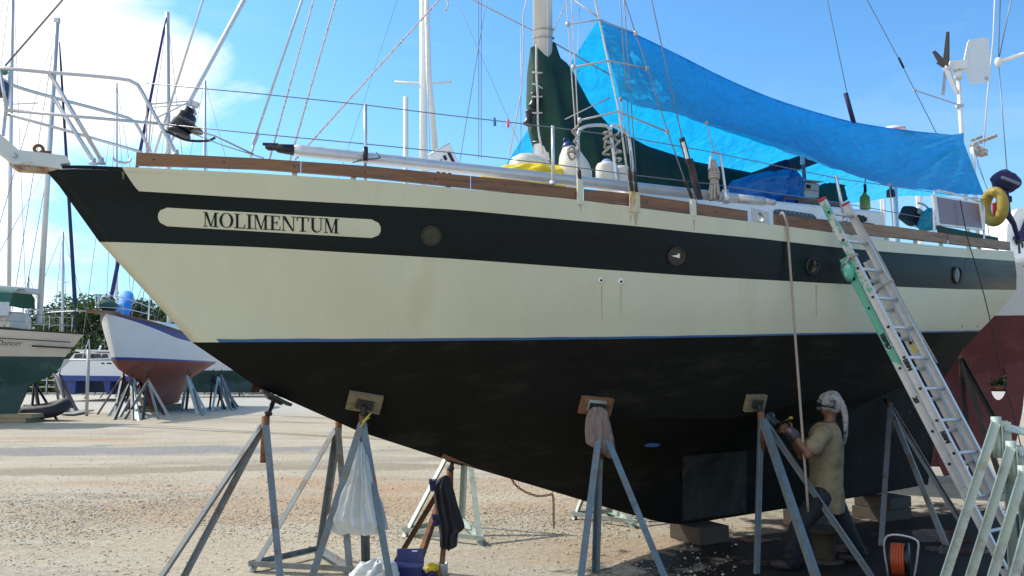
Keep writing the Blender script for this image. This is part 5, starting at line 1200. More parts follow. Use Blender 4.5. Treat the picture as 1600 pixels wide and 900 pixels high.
for (hp_, kn, an), s_ in legs:
    f_ = V((-.9, .35, 0)).normalized(); x = MB(); x.ell(an + f_ * .07 - V((0, 0, .04)), (.14, .052, .05), Matrix.Rotation(math.atan2(f_.y, f_.x), 3, 'Z'), 0, 14); x.ell(an + V((0, 0, -.01)), (.055, .05, .08), None, 0, 12)
    x.build('boot', M['rubber'], wk)
x = MB(); x.ell(hd + V((.012, 0, .022)), (.116, .10, .115), Matrix.Rotation(math.atan2(hdir.y, hdir.x), 3, 'Z'), 0, 20, .12, 2)
for k in range(3):
    a = hd - hdir * .095 + side * (.03 * (k - 1)); x.tube(curve([a + V((0, 0, .05)), a - hdir * .03 - V((0, 0, .05)), a - hdir * .035 - V((0, 0, .17 + .03 * k)), a - hdir * .02 - V((0, 0, .26 + .05 * k))], 12), [.03, .03, .032, .03, .028, .028, .025, .022, .02, .018, .014, .008], 10)
x.build('head_wrap', M['scarf'], wk)
x = MB(); x.ell(hd + hdir * .095 - V((0, 0, .045)), (.05, .045, .045), None, 0, 14); x.lathe([(.03, 0), (.032, .03), (.0, .034)], hd + hdir * .11 - V((0, 0, .055)) + side * .03, (hdir + side * .7), 12); x.tube([hd + (hdir * math.cos(t) * .108 + side * math.sin(t) * .10) - V((0, 0, .01)) for t in np.linspace(-1.9, 1.9, 16)], .012, 6)
x.build('dust_mask', M['black'], wk)
x = MB(); x.box(hd + hdir * .095 + V((0, 0, .02)), (.05, .15, .05), Matrix.Rotation(math.atan2(hdir.y, hdir.x), 3, 'Z'), 0, .018); x.build('goggles', M['darkglass'], wk)
for (sh_, el, hn), s_ in arms:
    x = MB(); f_ = V((-.75, .55, .35)).normalized(); x.tube([el.lerp(hn, .72), hn, hn + f_ * .045], [.046, .042, .05], 14); x.build('glove', mat('grey_glove', (.05, .045, .06), .8, 0, .3, 15, col2=(.4, .4, .42), c2amt=.3, c2scale=14), wk)
sn = thing('sander', 'dark power sander with a yellow top held against the hull by the worker', 'sander', q(1234, 668)); sc_ = arms[0][0][2].lerp(arms[1][0][2], .5) + V((-.10, .10, .06))
x = MB(); x.lathe([(0, 0), (.045, .0), (.045, .1), (.075, .115), (.078, .14), (0, .142)], sc_, V((-.45, .75, .5)), 20); x.build('housing', M['black'], sn)
x = MB(); x.ell(q(1236, 653, -.05), (.02, .022, .016), None, 0, 12); x.build('top_knob', mat('dull_yellow', (.38, .26, .02), .6), sn); x = MB(); x.tube([q(1236, 653, -.05), sc_], .016, 8); x.build('handle', M['black'], sn)
# cable-drum stool, hose reel, puddles
stl = thing('cable_drum', 'upright wooden cable drum used as a low step beside the worker', 'cable drum', G(1288, 880)); gp = G(1288, 876)
x = MB(); x.lathe([(0, .32), (.19, .32), (.19, .285), (.12, .285)], gp, (0, 0, 1), 24); x.build('top_disc', M['darkwood'], stl)
x = MB(); x.lathe([(.115, .284), (.115, .03)], gp, (0, 0, 1), 14); x.build('core', M['darkwood'], stl); x = MB(); x.lathe([(.12, .03), (.19, .03), (.19, .0)], gp, (0, 0, 1), 24); x.build('bottom_disc', M['darkwood'], stl)
hr = thing('hose_reel', 'black reel wound with orange cord on the damp ground', 'cable reel', G(1412, 903)); rc = G(1416, 903) + V((0, 0, .155)); rx = V((.86, -.5, 0)).normalized()
x = MB(); 
for k in range(5): x.tube([rc + rx * (-.10 + .022 * k) + (V((0, 0, 1)) * math.cos(t) + rx.cross(V((0, 0, 1))) * math.sin(t)) * .135 for t in np.linspace(0, 6.283, 31)[:-1]], .013, 8, closed=True)
x.build('orange_cord', M['orange'], hr)
x = MB(); x.lathe([(0, .02), (.155, .02), (.155, .035), (.03, .04), (0, .04)], rc, rx, 28); x.lathe([(0, -.125), (.14, -.125), (.14, -.115), (.0, -.11)], rc, rx, 28); x.lathe([(.11, -.11), (.11, .02)], rc, rx, 20); x.build('drum', M['black'], hr)
x = MB(); x.tube(curve([rc + rx * .06 - V((0, 0, .155)), rc + rx * .10 + V((0, 0, .05)), rc + rx * .1 + V((0, 0, .19)), rc - rx * .15 + V((0, 0, .19)), rc - rx * .15 - V((0, 0, .155))], 24), .010, 8); x.build('carry_frame', M['dullsteel'], hr)
def puddle(u, v, rx_, ry_, sd):
    c = G(u, v); x = MB(); n = 48; pts = []
    for k in range(n):
        a = 2 * math.pi * k / n; r = 1 + .55 * noise.noise(V((math.cos(a) * 1.6, math.sin(a) * 1.6, sd))) + .2 * noise.noise(V((math.cos(a) * 6, math.sin(a) * 6, sd)))
        pts.append(V((c.x + rx_ * r * math.cos(a), c.y + ry_ * r * math.sin(a), .005)))
    x.add(pts, [list(range(n))]); o = x.build('puddle', M['water'], None, (c.x, c.y, 0)); tag(o, kind='structure')
M['water'] = mat('wet_slurry', (.02, .02, .02), .12, 0, .3, 5, bump=.25, bscale=22, spec=.6)
puddle(1448, 838, .55, .38, 1); puddle(1205, 880, .35, .12, 2); puddle(1325, 858, .25, .2, 3); puddle(1490, 860, .3, .25, 4); puddle(1180, 845, .2, .1, 5)
# small things on the ground by the keel stand
drape('plastic_sheet', [(872, 588, 596), (880, 570, 618), (890, 552, 622), (900, 545, 624), (910, 548, 618)], 7.15, .16, bag_mat((.74, .76, .76), .25), fold=.3, ff=3, seed=12, label='crumpled white plastic sheet on the ground in front of the hanging bag', cat='plastic sheet')
bb = thing('tool_box', 'open dark blue plastic box on the ground below the rusty stand', 'box', G(638, 905)); gp = G(637, 906)
x = MB(); x.box(gp + V((0, 0, .07)), (.26, .18, .14), None, 0, .015); x.build('tray', mat('dark_blue_plastic', (.012, .018, .10), .45), bb)
x = MB(); x.box(gp + V((.01, .10, .17)), (.25, .03, .16), Matrix.Rotation(R(-14), 3, 'X'), 0, .01); x.build('lid', mat('blue_plastic', (.015, .022, .13), .4), bb)
x = MB(); x.box(gp + V((.05, .084, .232)), (.05, .006, .012), None, 0, .002); x.build('label_sticker', M['white'], bb)
for (u, v, mt, nm, lab, ct) in ((676, 889, 'yellow', 'work_glove', 'bright yellow rubber glove on the ground by the blue box', 'glove'), (692, 892, 'dullsteel', 'paint_tin', 'small grubby tin by the foot of the rusty stand', 'tin')):
    c = G(u, v + 8); x = MB()
    if nm == 'work_glove':
        x.ell(c + V((0, 0, .05)), (.07, .05, .05), None, 0, 12, .3, 2)
        for k in range(4): x.tube([c + V((.04, -.03 + k * .02, .05)), c + V((.10, -.035 + k * .024, .035 + .01 * k)), c + V((.13, -.03 + k * .022, .015))], [.016, .014, .010], 8)
        x.tube([c + V((-.01, -.04, .06)), c + V((.03, -.08, .05))], [.018, .012], 8)
    else: x.lathe([(0, 0), (.045, 0), (.045, .11), (.047, .115), (.04, .117), (.04, .105), (0, .105)], c, (0, 0, 1), 18)
    tag(x.build(nm, M[mt], None, c), lab, ct)
x = MB(); c = G(655, 905); x.ell(c + V((0, 0, .04)), (.07, .05, .045), None, 0, 12, .4, 7); x.ell(c + V((.1, .0, .03)), (.06, .05, .035), None, 0, 12, .4, 9); tag(x.build('dark_rag', M['navy'], None, c), 'crumpled navy rag between the blue box and yellow glove', 'rag')
# loose stones
gv = MB(); rs = random.Random(3); ico = bmesh.new(); bmesh.ops.create_icosphere(ico, subdivisions=1, radius=1); iv = [v.co.copy() for v in ico.verts]; iff = [[v.index for v in f.verts] for f in ico.faces]; ico.free()
def stone(x, y, r, m_):
    sx_, sy_, sz_ = r * rs.uniform(.7, 1.3), r * rs.uniform(.6, 1.2), r * rs.uniform(.4, .8); a = rs.uniform(0, 6.28); ca, sa = math.cos(a), math.sin(a); z = gz(x, y) + sz_ * .35
    gv.add([(x + (v.x * ca * sx_ - v.y * sa * sy_) * rs.uniform(.8, 1.15), y + v.x * sa * sx_ + v.y * ca * sy_, z + v.z * sz_) for v in iv], iff, m_)
cnt = 0
while cnt < 22000:
    u, v = rs.uniform(-40, 1150), rs.uniform(700, 915); p = G(u, v)
    dens = .05 + .95 * max(0, 1 - abs(v - (800 + 20 * noise.noise(V((u * .006, 0, 0))))) / 55) ** 1.2 * (1 if u < 1000 else .3)
    dens *= .35 + .9 * max(0, .5 + noise.noise(V((p.x * .7, p.y * .7, 2))))
    if rs.random() > dens: continue
    r = .006 + .012 * rs.random() ** 3 + (.018 if rs.random() < .006 else 0)
    stone(p.x, p.y, r, rs.choice((0, 0, 0, 1, 1, 2, 3))); cnt += 1
tag(gv.build('gravel', [mat('pale_stone', (.50, .45, .36), .9, 0, .2, 30), mat('tan_stone', (.44, .345, .235), .9, 0, .2, 30), mat('grey_stone', (.36, .335, .29), .9, 0, .2, 30), mat('rusty_stone', (.38, .25, .15), .9, 0, .2, 30)]), 'loose stones scattered over the yard', kind='stuff')
# ------------------------------------------------------------------ other boats in the yard
M['cream2'] = mat('pale_cream_hull', (.62, .53, .43), .45, 0, .08, 1.2, col2=(.62, .55, .5), c2amt=.3, c2scale=1)
M['deepgreen'] = mat('teal_green_bottom', (.02, .065, .058), .6, 0, .2, 1.5, col2=(.06, .10, .10), c2amt=.3, c2scale=1.5)
M['whitehull'] = mat('white_hull', (.66, .68, .70), .4, 0, .05, 1)
M['bluepaint'] = mat('royal_blue_paint', (.02, .05, .23), .4, 0, .15, 2)
M['redbottom'] = mat('worn_red_bottom', (.23, .065, .04), .8, 0, .2, 2, col2=(.20, .10, .075), c2amt=.4, c2scale=1.6)
M['maroon'] = mat('maroon_bottom', (.13, .032, .034), .75, 0, .2, 2, col2=(.18, .065, .055), c2amt=.3, c2scale=2)
M['redhull'] = mat('red_hull', (.35, .04, .04), .5)
BS = [0, .22, .40, .66, .88, .98, 1.0, .93, .82, .62]
def bghull(t, bow, d, L, beam, zs, zwl, zk, mats, ob=1.2, os=.9, kf=(.38, .78), stripe=None, stern=.62, boot=.1, fl=.0):
    """bow point, unit direction bow to stern; mats = topside, boot top, bottom; returns frame function"""
    d = V((d[0], d[1], 0)).normalized(); n = V((-d.y, d.x, 0)); bow = V((bow[0], bow[1], 0))
    f = lambda s, o, z: V((bow.x + d.x * s + n.x * o, bow.y + d.y * s + n.y * o, z))
    N_ = 33; bs = BS[:-1] + [stern]
    zsh = lambda t_: cr([0, .5, 1], zs, t_)
    def lev(s0, s1, zf, k, kend=1.0): return [V((s0 + (s1 - s0) * (i / (N_ - 1)), cr(TT, bs, i / (N_ - 1)) * beam / 2 * (k + (k * kend - k) * (i / (N_ - 1))), zf(i / (N_ - 1)))) for i in range(N_)]
    A = lev(0, L, zsh, 1); Cw = lev(ob, L - os, lambda t_: zwl, .86, .7)
    mixl = lambda a, b_, x, bul: [p.lerp(q, x) + V((0, bul * min(1, p.y), 0)) for p, q in zip(a, b_)]
    St = [p.lerp(q_, (stripe or .3) if not stripe else min(stripe, .02 + .95 * stripe * (i / (N_ - 1)) / .3)) + V((0, .02 * min(1, p.y), 0)) for i, (p, q_) in enumerate(zip(A, Cw))]; Bt = mixl(A, Cw, 1 - boot, .0)
    Bl = lev(ob * 1.25, L - os * 1.2, lambda t_: zwl - (.30 + fl) * (zwl - zk) * (.25 + .75 * math.sin(math.pi * (.08 + .84 * t_))), .60, .5)
    Rt = lev(ob * 1.8, L - os * 1.8, lambda t_: zwl - (.52 + fl) * (zwl - zk) * (.3 + .7 * math.sin(math.pi * (.1 + .8 * t_))), .12, .5)
    Kb = [V((L * (kf[0] + (kf[1] - kf[0]) * i / (N_ - 1)), .13 * min(1, .3 + 4 * (i / (N_ - 1)) * (1 - i / (N_ - 1))), zk)) for i in range(N_)]
    Kr = [V((a.x * .35 + b_.x * .65, .15 * min(1, .3 + 4 * (i / (N_ - 1)) * (1 - i / (N_ - 1))), a.z * .75 + b_.z * .25)) for i, (a, b_) in enumerate(zip(Rt, Kb))]
    lv = [A, St, Bt, Cw, Bl, Rt, Kr, Kb]; mi = [3 if stripe else 0, 0, 1, 2, 2, 2, 2]
    m = MB(); po = [[f(p.x, p.y, p.z) for p in r] for r in lv]; sb_ = [[f(p.x, -p.y, p.z) for p in r] for r in lv]
    m.grid(po, lambda i, j: mi[i]); m.grid([r[::-1] for r in sb_], lambda i, j: mi[i])
    for i in range(len(lv) - 1): m.add([po[i][-1], po[i + 1][-1], sb_[i + 1][-1], sb_[i][-1]], [(0, 1, 2, 3)], mi[i])
    for j in range(N_ - 1): m.add([po[-1][j], po[-1][j + 1], sb_[-1][j + 1], sb_[-1][j]], [(0, 1, 2, 3)], 2)
    ms = [M[x] for x in mats]; ms += [ms[0]] * (4 - len(ms)); h = m.build('hull', ms, t, fix=True)
    m = MB(); m.grid([[f(p.x, p.y * g, p.z - .04 + .06 * (1 - g * g)) for p in A] for g in (.98, .5, 0, -.5, -.98)]); m.build('deck', M['gel'], t)
    at = lambda t_: (cr(TT, bs, t_) * beam / 2, zsh(t_))
    return f, at, A
def mast_part(t, base, top, r, spr=((.45, 1.1),), mt='alloy', perp=(1, 0, 0)):
    m = MB(); m.tube([base, top], [r, r * .85], 12); ms = m.build('mast', M[mt], t)
    for fr, hw in spr:
        p = V(base).lerp(V(top), fr); m = MB(); m.tube([p - V(perp) * hw + V((0, 0, .06)), p, p + V(perp) * hw + V((0, 0, .06))], r * .3, 6); m.build('spreader', M[mt], ms)
    return ms
def wires(t, lst, r=.012):
    for a, b_ in lst: m = MB(); m.tube([a, b_], r, 5); m.build('stay', M['wire'], t)
def rails(t, f, at, L, t0, t1, n, h=.62, r=.018, side=(1, -1)):
    for s_ in side:
        pts = []
        for k in range(n):
            tt = t0 + (t1 - t0) * k / (n - 1); b_, z = at(tt); p = f(L * tt, s_ * (b_ - .05), z); pts.append(p)
            m = MB(); m.tube([p, p + V((0, 0, h))], r * .8, 6); m.build('stanchion', M['steel'], t)
        for hh in (h, h * .5): m = MB(); m.tube([p + V((0, 0, hh)) for p in pts], r * .55, 5); m.build('lifeline', M['wire'], t)
# white boat with the blue sheer stripe
t = thing('sailboat', 'white sailboat with blue sheer stripe and red bottom, bow on beyond the yard road', 'sailboat', P(240, 645, 38) * 1)
bw = P(166, 489, 33); L = 13.0
f, at, A2 = bghull(t, bw, (-.05, 1), L, 3.9, (4.33, 3.55, 3.6), 2.37, .30, ('whitehull', 'bluepaint', 'redbottom', 'bluepaint'), ob=1.1, kf=(.36, .66), stripe=.24, boot=.07)
m = MB(); [m.tube([f(p.x, s_ * p.y, p.z + .02) for p in A2], .045, 6) for s_ in (1,)]; m.build('cap_rail', M['teak'], t)
m = MB(); m.tube([f(p.x, -p.y, p.z + .02) for p in A2], .045, 6); m.build('cap_rail', M['teak'], t)
pl2 = MB(); b1, z1 = at(.16)
pl2.tube(curve([f(2.1, b1 - .05, z1 + .65), f(.6, .5, z1 + .95), f(-1.1, .15, z1 + .95), f(-1.1, -.15, z1 + .95), f(.6, -.5, z1 + .95), f(2.1, -b1 + .05, z1 + .65)], 30), .022, 6)
pl2.tube(curve([f(2.1, b1 - .05, z1 + .35), f(.6, .5, z1 + .5), f(-.9, 0, z1 + .45), f(.6, -.5, z1 + .5), f(2.1, -b1 + .05, z1 + .35)], 24), .018, 6)
for s, o in ((.5, .45), (.5, -.45), (-.6, .12), (-.9, -.1)): pl2.tube([f(s, o, 4.25), f(s - .15, o * 1.1, z1 + .95)], .02, 6)
pl2.build('pulpit', M['steel'], t)
m = MB(); m.poly([f(-1.35, -.17, 4.22), f(-1.35, .17, 4.22), f(.6, .30, 4.30), f(.6, -.30, 4.30)], V((0, 0, .12))); m.build('bow_platform', M['teak'], t, fix=True)
m = MB(); m.ell(f(.1, 0, 4.62), (.75, .30, .22), V((-.05, 1, 0)).to_track_quat('X', 'Z').to_matrix(), 0, 14, .35, 2); m.build('green_canvas', mat('faded_green_canvas', (.03, .09, .075), .8), t)
m = MB(); m.bar(P(186, 528, 32.6) + V((0, 0, .06)), P(199, 533, 33.2), .1, .12); m.build('fairlead', M['rust'], t) if False else None
m = MB(); p = f(4.3, 1.66, 3.3); 
pp = P(247, 516.5, 37.9)
m.bar(f(4.9, at(.38)[0] + .0, at(.38)[1] - .36), f(5.6, at(.43)[0] + .0, at(.43)[1] - .36), .07, .34, (0, 0, 1), bev=.03); wp = m.build('porthole', M['white'], t)
m = MB(); m.bar(f(5.05, at(.38)[0] + .03, at(.38)[1] - .36), f(5.45, at(.42)[0] + .03, at(.42)[1] - .36), .06, .22, (0, 0, 1)); m.build('porthole_glass', M['darkglass'], wp)
hl, ln_ = 4.6, 4.8
cb = MB(); cb.grid([[f(s, o, z) for s in (3.2, 3.6, 9.5, 9.9)] for o, z in ((1.15, 3.5), (1.0, 4.15), (0, 4.3), (-1.0, 4.15), (-1.15, 3.5))], smooth=False); cb.add([f(3.2, 1.15, 3.5), f(3.2, 1.0, 4.15), f(3.2, 0, 4.3), f(3.2, -1.0, 4.15), f(3.2, -1.15, 3.5)], [(0, 1, 2, 3, 4)]); cb.build('coachroof', M['gel'], t, fix=True)
m = MB(); m.tube([f(2.4, .5, 4.2), f(3.0, .6, 4.7), f(3.8, .8, 5.4)], [.30, .32, .28], 14); m.build('blue_sail_bag', mat('bright_blue_canvas', (.02, .22, .62), .7, 0, .15, 4), t)
mb_ = f(4.6, 0, 4.2); mb_ = V((P(266, 480, mb_.y).x, mb_.y, 4.2)); mtp = V((P(262, 10, mb_.y).x, mb_.y, 19.5))
mast_part(t, mb_, mtp, .12, ((.5, .9),))
fs = f(.35, 0, 4.9); m = MB(); m.tube([f(.3, 0, 4.35), fs, fs.lerp(mtp, .02), fs.lerp(mtp, .92), mtp], [.02, .03, .085, .055, .02], 10); m.build('furled_sail', mat('indigo_canvas', (.03, .03, .15), .8), t)
wires(t, [(f(6, 1.8, 3.6), mb_.lerp(mtp, .5) + V((.9, 0, 0))), (f(6, -1.8, 3.6), mb_.lerp(mtp, .5) - V((.9, 0, 0))), (f(3.4, 0, 4.1), mb_.lerp(mtp, .7)), (f(6.3, 1.8, 3.6), mtp), (f(6.3, -1.8, 3.6), mtp)], .014)
m = MB(); [m.tube([f(5.2, o, 4.0), f(5.0, o * .7, 5.9)], .03, 6) for o in (.35,)]; m.build('mast_pulpit', M['steel'], t)
rails(t, f, at, L, .18, .6, 5, side=(1,))
tb2 = thing('timber_cribbing', 'dark timber cribbing under the keel of the white and blue boat', 'timber block', f(6.0, 0, 0))
for k in range(2): m = MB(); m.box(f(6.0 + .3 * k, 0, .075 + .15 * k), (1.1, 3.2 - .6 * k, .145), None, 0, .01); m.build('timber', M['wood'], tb2)
# cream and green boat at the left edge
t = thing('sailboat', 'cream sailboat with dark green bottom at the left edge, name in script on its side', 'sailboat', P(30, 645, 30))
bw = P(131, 523, 30.5); L = 12.5; 
f, at, A1 = bghull(t, bw, (-1, -.22), L, 3.7, (3.30, 3.62, 4.3), 2.44, .32, ('cream2', 'cream2', 'deepgreen'), ob=.6, kf=(.17, .85), stern=.5, fl=.14)
for s_ in (1, -1): m = MB(); m.tube([f(p.x, s_ * p.y, p.z + .02) for p in A1], .035, 6); m.build('cap_rail', M['darkiron'], t)
hb1 = None
def sidept(ff, A, t_, dz, off=.03): # on the topside nearest the camera, dz below the sheer
    x = t_ * 32; i = min(int(x), 31); p = A[i].lerp(A[i + 1], x - i); c1 = ff(p.x, p.y + off, p.z - dz); c2 = ff(p.x, -p.y - off, p.z - dz); return c1 if c1.y < c2.y else c2
m = MB(); m.tube([sidept(f, A1, .03 + .4 * k / 14, .33, .005) for k in range(15)], .018, 5); m.build('cove_line', M['black'], t)
m = MB(); m.tube([sidept(f, A1, .02 + .10 * k / 8, .55, -.03) for k in range(9)], .035, 6); m.build('rub_strake', M['darkiron'], t)
m = MB(); m.grid([[sidept(f, A1, .225 + .2 * k / 8, dz, .02) for k in range(9)] for dz in (.02, .28)]); m.build('wood_bulwark', mat('red_brown_wood', (.20, .065, .035), .5), t)
tx = -V((-1, -.22, 0)).normalized()
text_mesh("Wind Dancer", .27, sidept(f, A1, .142, .56, .03), sidept(f, A1, .142, .56) - sidept(f, A1, .26, .62), (0, 0, 1), M['black'], 'name_lettering', t, shear=.35, align='RIGHT')
text_mesh("TEXAS", .13, sidept(f, A1, .165, .74, .03), sidept(f, A1, .165, .74) - sidept(f, A1, .26, .84), (0, 0, 1), M['dullsteel'], 'port_lettering', t, align='RIGHT')
cb = MB(); R1 = [[f(s, o, z) for s in (2.2, 2.6, 6.5, 7.0)] for o, z in ((1.1, 3.5), (.95, 4.0), (0, 4.12), (-.95, 4.0), (-1.1, 3.5))]; cb.grid(R1, smooth=False); cb.add([r[0] for r in R1], [(0, 1, 2, 3, 4)]); cb.build('coachroof', M['cream2'], t, fix=True)
for k in range(4):
    m = MB(); c1, c2 = f(2.9 + .75 * k, 1.06, 3.78), f(2.9 + .75 * k, -1.06, 3.78); c = c1 if c1.y < c2.y else c2; m.ell(c, (.14, .06, .11), None, 0, 12); m.build('porthole', M['dullsteel'], t)
mbs = P(62, 490, 30.3); mts = P(89, 36, 30.3); ms = mast_part(t, V((mbs.x, mbs.y, 3.7)), mts, .105, ((.5, .9),))
m = MB(); m.box(mts + V((.0, 0, .1)), (.22, .12, .22), None, 0, .03); m.build('masthead_fitting', M['dullsteel'], ms)
fsb = f(.35, 0, 4.3); m = MB(); top = P(93, 66, 30.3); m.tube([f(.3, 0, 3.4), fsb, fsb.lerp(top, .03), fsb.lerp(top, .9), top], [.02, .03, .075, .04, .02], 10); m.build('furled_sail', mat('navy_canvas', (.015, .03, .09), .8), t)
a, b_ = V((mbs.x, mbs.y, 4.9)), V((mbs.x - 3.2, mbs.y - .6, 5.2)); m = MB(); m.tube([a, b_], .12, 10); m.build('boom_sail', M['ropew'], t)
wires(t, [(f(3.2, -1.7, 3.5), mts), (f(3.2, 1.7, 3.5), mts), (f(2.8, -1.6, 3.5), V((mbs.x, mbs.y, 10))), (f(3.6, 1.6, 3.5), V((mbs.x, mbs.y, 10)))], .012)
rails(t, f, at, L, .03, .40, 8)
m = MB(); m.tube(curve([f(1.6, .6, 4.15), f(.5, .25, 4.2), f(-.05, 0, 4.2), f(.5, -.25, 4.2), f(1.6, -.6, 4.15)], 20), .02, 6); m.build('pulpit', M['steel'], t)
dg = MB(); dg.grid([[f(s, o, z + .12 * math.sin(s * 2)) for s in (2.15, 2.6, 3.4, 4.2)] for o, z in ((1.2, 4.45), (1.1, 4.85), (.6, 5.05), (0, 5.1), (-.6, 5.05), (-1.1, 4.85), (-1.2, 4.45))]); dg.build('dodger', mat('green_dodger', (.02, .11, .09), .8), t)
dg = MB(); c = f(5.0, -1.28, 4.7) if f(5, -1, 0).y < f(5, 1, 0).y else f(5.0, 1.28, 4.7); dg.grid([[f(s, (1.2 if c == f(5.0, 1.28, 4.7) else -1.2), z) for s in (2.2, 2.7, 4.0)] for z in (3.9, 4.4)]); dg.build('window_screen', mat('clear_vinyl', (.45, .5, .55), .2), t)
# maroon bottomed boat astern of the big one
t = thing('sailboat', 'white boat with maroon bottom and rudder aperture standing behind the ladder', 'sailboat', P(1560, 700, 13.6))
st_ = P(1672, 470, 13.2); dd = V((.94, -.33, 0)); L = 9.5; bw = V((st_.x, st_.y, 0)) - dd * L
f, at, A3 = bghull(t, bw, dd, L, 3.0, (3.75, 3.4, 3.62), 2.74, .25, ('whitehull', 'maroon', 'maroon'), ob=1.0, os=.3, kf=(.35, .80), boot=.03)
def F3(u, v, o=0.0):
    d = ray(u, v); n3 = V((-dd.y, dd.x, 0)); tt = (V((bw.x, bw.y, 0)).dot(n3) + o) / d.dot(n3); return V((d.x * tt, d.y * tt, H + d.z * tt))
outer = [(1462, 745), (1472, 640), (1488, 560), (1530, 500), (1612, 500), (1606, 560), (1598, 640), (1586, 700), (1578, 708), (1535, 700), (1500, 742)]
rs_ = []; K = 48; cx_, cy_ = 1560, 596
def rayhit(poly, a):
    best = None
    for (x1, y1), (x2, y2) in zip(poly, poly[1:] + poly[:1]):
        dx, dy = math.cos(a), math.sin(a); ex, ey = x2 - x1, y2 - y1; den = dx * ey - dy * ex
        if abs(den) < 1e-9: continue
        t_ = ((x1 - cx_) * ey - (y1 - cy_) * ex) / den; s_ = ((x1 - cx_) * dy - (y1 - cy_) * dx) / den
        if t_ > 0 and -1e-6 <= s_ <= 1 + 1e-6: best = t_ if best is None else min(best, t_)
    return (cx_ + best * math.cos(a), cy_ + best * math.sin(a))
o_ = [rayhit(outer, 2 * math.pi * k / K) for k in range(K)]; i_ = [(cx_ + 13 * math.cos(2 * math.pi * k / K), cy_ + 29 * math.sin(2 * math.pi * k / K)) for k in range(K)]
m = MB(); zz = .10 if F3(1500, 600, .1).y < F3(1500, 600, -.1).y else -.10
m.grid([[F3(u, v, -zz) for u, v in o_], [F3(u, v, zz) for u, v in o_], [F3(u, v, zz) for u, v in i_], [F3(u, v, -zz) for u, v in i_], [F3(u, v, -zz) for u, v in o_]], wrap=True, smooth=False); m.build('keel_and_rudder', M['maroon'], t, fix=True)
m = MB(); m.lathe([(.03, -.25), (.045, .1), (.02, .2), (0, .22)], F3(1558, 606), dd, 12); m.build('propeller_shaft', M['rust'], t)
m = MB(); m.ell(F3(1592, 545, zz), (.18, .02, .11), None, 0, 12); m.build('exhaust_patch', M['darkiron'], t) if False else None
m = MB(); pz_ = [F3(u, v, zz * 12) for u, v in ((1583, 412), (1612, 412), (1612, 416), (1583, 416))]; m.poly(pz_, V((0, .05, 0))); m.build('red_rub_rail', M['redhull'], t, fix=True)
cbx = MB(); cbx.poly([F3(u, v, 0) for u, v in ((1572, 402), (1574, 352), (1590, 326), (1640, 318), (1640, 402))], V((0, .9, 0))); cab3 = cbx.build('cockpit_coaming', M['gel'], t, fix=True)
m = MB(); m.poly([F3(u, v, zz * .3) + V((0, -.03, 0)) for u, v in ((1580, 372), (1592, 360), (1600, 340), (1606, 340), (1600, 374), (1586, 384))], V((0, -.01, 0))); m.build('navy_trim', M['navy'], cab3, fix=True)
m = MB(); m.tube([F3(1585, 392, zz * 10), F3(1606, 380, zz * 10)], .03, 8); m.tube([F3(1572, 350, zz * 10), F3(1572, 395, zz * 10)], .06, 10); m.build('white_fender_tube', M['white'], t) if False else None
for u, r_, v0 in ((1440, .055, 292), (1384, .032, 285), (1398, .026, 290), (1380, .02, 280)):
    b0 = F3(u, 380, 0); m = MB(); hgt = 1.2 if u != 1440 else 1.6; m.tube([V((b0.x, b0.y, 3.3)), V((b0.x, b0.y, F3(u, v0 - 60, 0).z))], r_, 10); m.build('post', M['white'], t)
b0 = F3(1690, 380); mt3 = V((b0.x, b0.y, 14)); m = MB(); m.tube([V((b0.x, b0.y, 3.3)), mt3], .1, 12); ms3 = m.build('mast', M['alloy'], t)
m = MB(); sp3 = F3(1560, 97, 0); spb = V((b0.x, b0.y, sp3.z + .25)); m.tube([sp3, spb], .035, 8); m.ell(sp3, (.07, .06, .09), None, 0, 10); m.build('spreader', M['white'], ms3)
wires(t, [(sp3, F3(1576, 300)), (sp3, F3(1563, 0)), (sp3, F3(1592, -60))], .009)
m = MB(); m.tube([F3(1556, -40, 0), F3(1552, 60, 0), F3(1543, 150, 0), F3(1537, 230, 0)], .012, 6); m.build('halyard', M['ropew'], t)
# dark props near the maroon boat
stand(F3(1500, 556, zz * 5) , [F3(1556, 655, zz * 6) * 1, V((F3(1512, 700, zz * 6).x, F3(1512, 700, zz * 6).y, 0)), V((F3(1500, 700).x, F3(1500, 700, zz * 14).y, 0))], 'darkiron', 'dark iron prop stand against the maroon hull behind the ladder', group=None, w_=.07, ring=False)
# ------------------------------------------------------------------ hidden boats whose masts show
def far_boat(u, Y, vtop, label, r, L=10, d=(1, .2), spr=((.55, .9),), mt='alloy', mats=('whitehull', 'deepgreen', 'deepgreen'), lean=0, stays=True, group='distant sailboats', deckz=3.0, frac=.42):
    mb1 = P(u, 560, Y); d = V((d[0], d[1], 0)).normalized(); bw = V((mb1.x, mb1.y, 0)) - d * L * frac
    t = thing('sailboat', label, 'sailboat', V((mb1.x, mb1.y, 0)), group)
    f, at, A = bghull(t, bw, d, L, L * .3, (deckz + .3, deckz, deckz + .05), deckz - 1.1, .3, mats)
    top = P(u + lean, vtop, Y); mast_part(t, V((mb1.x, mb1.y, deckz)), top, r, spr, mt)
    if stays: wires(t, [(f(.2, 0, deckz + .4), top), (f(L - .1, 0, deckz + .1), top), (f(L * .45, L * .14, deckz), top), (f(L * .45, -L * .14, deckz), top)], Y * .0003)
    for k in range(3):
        m = MB(); e = f(L * (.3 + .18 * k), 0, .9); s_ = 1.6; m.tube([f(L * (.3 + .18 * k), s_, 0), f(L * (.3 + .18 * k), .6, deckz - 1.6)], .05, 6); m.build('prop', M['galv'], t)
    return t, f
far_boat(661, 27, -120, 'sailboat behind the big hull whose white mast carries brown spreaders', .135, 11, (1, .15), ((.60, 1.0),), 'white', mats=('whitehull', 'redhull', 'redbottom'))
